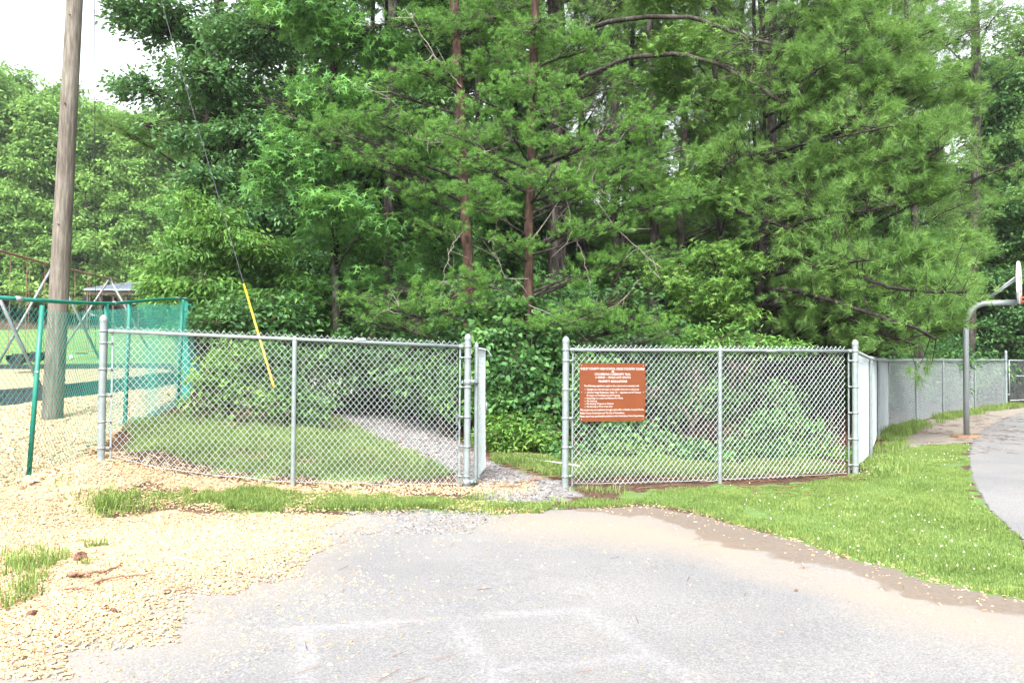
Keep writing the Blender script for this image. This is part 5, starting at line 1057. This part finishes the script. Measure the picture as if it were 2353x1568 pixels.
# ------------------------------------------------------------------ woodland behind: three kinds, copied
def proto(name, label, kind, leafm, barkm, seed, h, cr, size, **kw):
    rg = np.random.default_rng(seed); root = thing(name, label, 'tree', (0, 0, 0), 'woodland trees crowding behind the front row')
    tl = np.array([[0, 0, -.6], [rg.normal(0, .1), rg.normal(0, .1), h * .4], [rg.normal(0, .25), rg.normal(0, .25), h]]); 
    lobes = []
    for i in range(kw.pop('nlobes', 15)):
        z = h * rg.uniform(kw.get('lo', .22), 1.0); ang = rg.uniform(0, 2 * np.pi); d = cr * rg.uniform(.25, .8) * (1.15 - .5 * z / h); lobes.append(((d * math.cos(ang), d * math.sin(ang), z), (rg.uniform(.9, 1.5), rg.uniform(.9, 1.5), rg.uniform(.45, .8)), 1))
    kw.pop('lo', None)
    aB, aL = Acc(), Acc(); crown(aB, aL, lobes, tl, kind, rg, size=size, **kw); trunk_with('trunk', dense(tl, 24, .02, rg), np.linspace(.15, .06, 24), 9, aB, barkm, barkm, root); aL.build('crown', M[leafm], root); return root
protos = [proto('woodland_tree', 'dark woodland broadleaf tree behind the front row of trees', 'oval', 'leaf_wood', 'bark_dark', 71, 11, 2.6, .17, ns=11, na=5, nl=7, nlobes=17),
          proto('woodland_pine', 'dark woodland pine behind the front row of trees', 'needle_l', 'needle_l', 'bark_grey', 72, 13, 2.4, .22, ns=12, na=5, nk=22, nw=.009, lo=.35, nlobes=16),
          proto('woodland_tree', 'dark woodland broadleaf tree behind the front row of trees', 'star', 'leaf_gum', 'bark_grey', 73, 10, 2.4, .19, ns=9, na=5, nl=6, nlobes=16)]
used = [False] * 3
def copy_thing(o, loc, rz, sc):
    c = o.copy(); COL.objects.link(c); c.location = loc; c.rotation_euler = (0, 0, rz); c.scale = (sc,) * 3
    for ch in o.children:
        d = ch.copy(); COL.objects.link(d); d.parent = c
    return c
rg = np.random.default_rng(99); k_ = 0; WL = []
for Y, n, x0, x1 in [(21.5, 8, 560, 2250), (25, 9, 480, 2420), (29.5, 11, 430, 2500), (35, 12, 430, 2600), (42, 13, 430, 2600), (50, 12, 450, 2700)]:
    for i in range(n):
        px = x0 + (x1 - x0) * (i + .5 + rg.uniform(-.35, .35)) / n; WL.append((px, Y + rg.uniform(-1.3, 1.3)))
WL += [(1000, 23.5), (1100, 27), (1180, 24.5), (1340, 25), (1420, 23), (1500, 26.5), (1570, 23.5), (1830, 24), (1900, 27), (1740, 26), (2290, 27.5), (2350, 30), (2060, 26.5)]
for i, (px, Y) in enumerate(WL):
    Y = max(Y, 29.5) if px > 2180 else Y
    X = P(px, 800, Y)[0]; j = [0, 1, 2, 0, 1][rg.integers(0, 5)]; pr = protos[j]; loc = (X, Y, G(X, Y)); sc = rg.uniform(.85, 1.2) * (1.0 if Y < 32 else 1.15); rz = rg.uniform(0, 6.28)
    if px > 1900 and Y > 30: sc *= .9
    if not used[j]: used[j] = True; pr.location = loc; pr.rotation_euler = (0, 0, rz); pr.scale = (sc,) * 3
    else: copy_thing(pr, loc, rz, sc)
# shaded undergrowth, copied
rgb = np.random.default_rng(5); ub = thing('undergrowth_bush', 'shaded leafy undergrowth bush on the wood floor behind the fences', 'bush', (0, 0, 0), 'undergrowth bushes on the wood floor')
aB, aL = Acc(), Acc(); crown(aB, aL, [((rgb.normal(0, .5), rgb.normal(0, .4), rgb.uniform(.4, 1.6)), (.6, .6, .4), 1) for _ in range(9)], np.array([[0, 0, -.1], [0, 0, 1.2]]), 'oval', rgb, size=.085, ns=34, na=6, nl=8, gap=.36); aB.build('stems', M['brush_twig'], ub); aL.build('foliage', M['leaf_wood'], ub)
UL = {640: 'shaded bush behind the base of the bright elm sapling', 720: 'shaded bush right of the elm sapling, behind the white flowering weed', 860: 'shaded bush at the left side of the far end of the gravel trail', 930: 'shaded bush above the trail bend behind the left fence',
      1010: 'shaded bush growing under the left one of the two young pines', 1090: 'shaded bush just right of the darker young pine trunk', 1170: 'shaded bush in the gap between the two reddish pine trunks', 1320: 'shaded bush behind the gate post that stands beside the sign', 1400: 'shaded bush behind and directly above the brown sign',
      1500: 'shaded bush just right of the brown sign, well behind the fence', 1580: 'shaded bush behind the fence halfway between sign and middle post', 1660: 'shaded bush behind the top of the middle post of the right fence', 1850: 'shaded bush under the loblolly limbs left of the corner post'}
first = True
for px, Y in [(640,16.4),(720,17.2),(860,16.8),(930,17.6),(1010,16.2),(1090,15.8),(1170,16.4),(1320,17.5),(1400,18.4),(1500,18),(1580,19),(1660,19.4),(1850,20.2)] + [(560+115*q, 25+((q*37)%9)) for q in range(15)] + [(520+105*q, 36+((q*29)%11)) for q in range(19)] + [(620,17.5),(900,19.5),(980,18),(1080,17),(1120,19),(1300,16.5),(1380,17.5),(1480,16.5),(1560,18),(1680,18.5),(1900,20),(1980,22),(2060,23.5),(2110,25.5),(2190,28),(2000,24.5),(1800,22),(2270,31),(2230,33),(1940,24),(2150,30),(700,20),(500,18.5),(1340,21),(1600,22.5),(1150,23),(840,24),(2320,34),(2380,36),(2090,29),(480,22)]:
    X = P(px, 900, Y)[0]; loc = (X, Y, G(X, Y)); sc = rgb.uniform(.75, 1.25) * (1.4 if Y < 20.3 and px in UL else 1 if Y < 24.5 else 1.7 if Y < 35 else 2.6)
    o = ub
    if first: ub.location = loc; ub.scale = (sc,) * 3; first = False
    else: o = copy_thing(ub, loc, rgb.uniform(0, 6.28), sc)
    o['label'] = UL.get(px, 'shaded leafy undergrowth bush on the wood floor behind the fences')
# ------------------------------------------------------------------ distant pale trees across the field
fr2 = np.random.default_rng(17); fproto = []
for s in range(2):
    root = thing('distant_tree', 'pale green tree in the row across the playground field', 'tree', (0, 0, 0), 'distant trees across the field'); h = 15
    tl = np.array([[0, 0, -1.], [.2, 0, 6], [0, .2, h]]); 
    lobes = [((2.3 * fr2.uniform(-1, 1) * (1.25 - z / h), 2.3 * fr2.uniform(-1, 1) * (1.2 - z / h), z), (fr2.uniform(1.1, 1.9), fr2.uniform(1.1, 1.9), fr2.uniform(.8, 1.3)), 1) for z in np.linspace(2.0, h, 24)]
    aB, aL = Acc(), Acc(); crown(aB, aL, lobes, tl, 'oval', fr2, size=.30, ns=5.5, na=5, nl=7, gap=.33); trunk_with('trunk', dense(tl, 14), np.linspace(.25, .08, 14), 8, aB, 'bark_grey', 'bark_grey', root); aL.build('crown', M['leaf_far'], root); fproto.append(root)
spots = [(-60,66,1.26),(10,68,1.19),(75,66,1.1),(140,69,1.23),(200,66,1.1),(255,70,1.08),(310,67,1.04),(370,70,1.1),(430,68,1.1),(-140,66,1.32),(30,72,1.32),(100,74,1.23),(180,75,1.21),(260,76,1.21),(340,77,1.21),(-220,70,1.32),(500,72,1.21),(240,67.5,0.6),(150,66.5,0.55),(330,66.5,0.7),(60,65.5,0.5)]
DL = {1: 'pale distant tree rising at the very left edge of the picture', 2: 'pale distant tree halfway between the left edge and the utility pole', 3: 'pale distant tree directly behind the utility pole',
      4: 'pale distant tree just right of the utility pole below the sky gap', 5: 'pale distant tree above the shelter roof, right of the plumb wire'}
for i, (px, Y, sc) in enumerate(spots):
    X = P(px, 700, Y)[0]; loc = (X, Y, G(X, Y)); o = fproto[i % 2]
    if i < 2: o.location = loc; sc *= 1.04; o.scale = (sc,) * 3
    else: o = copy_thing(o, loc, fr2.uniform(0, 6.28), sc * 1.04)
    o['label'] = DL.get(i, 'pale green tree in the row across the playground field')
# a far wood that closes the horizon all round
a = Acc(); rw_ = np.random.default_rng(23); n = 46000; th = rw_.uniform(0, 2 * np.pi, n); rr = rw_.uniform(82, 96, n); pos = np.column_stack([rr * np.sin(th), rr * np.cos(th), np.zeros(n)]); hh = 9 + 5 * noise2(pos[:, 0], pos[:, 1], .12, 3)
pos[:, 2] = ground(pos[:, 0], pos[:, 1]) + rw_.random(n) * hh; d = runit(n, rw_); leaves(a, OVAL, pos, d, 1.5, rw_)
tag(a.build('far_woods', M['leaf_wood']), 'far wooded skyline glimpsed beyond the nearer trees', 'woods', kind='stuff')

# ------------------------------------------------------------------ thin haze volume added to imitate lens veil and pale the distance
a = Acc(); box(a, (0, 0, 14), (210, 210, 34)); hz_ = a.build('haze', None if False else M['white'])
mh = bpy.data.materials.new('veil_haze'); mh.use_nodes = True; th_ = mh.node_tree; th_.nodes.clear(); oh = th_.nodes.new('ShaderNodeOutputMaterial'); vh = th_.nodes.new('ShaderNodeVolumePrincipled')
vh.inputs['Color'].default_value = (.93, .97, 1, 1); vh.inputs['Density'].default_value = .0004; vh.inputs['Anisotropy'].default_value = .2; th_.links.new(vh.outputs[0], oh.inputs['Volume'])
hz_.data.materials.clear(); hz_.data.materials.append(mh); tag(hz_, 'thin pale haze added over field and wood to imitate lens veil', 'haze', kind='stuff')
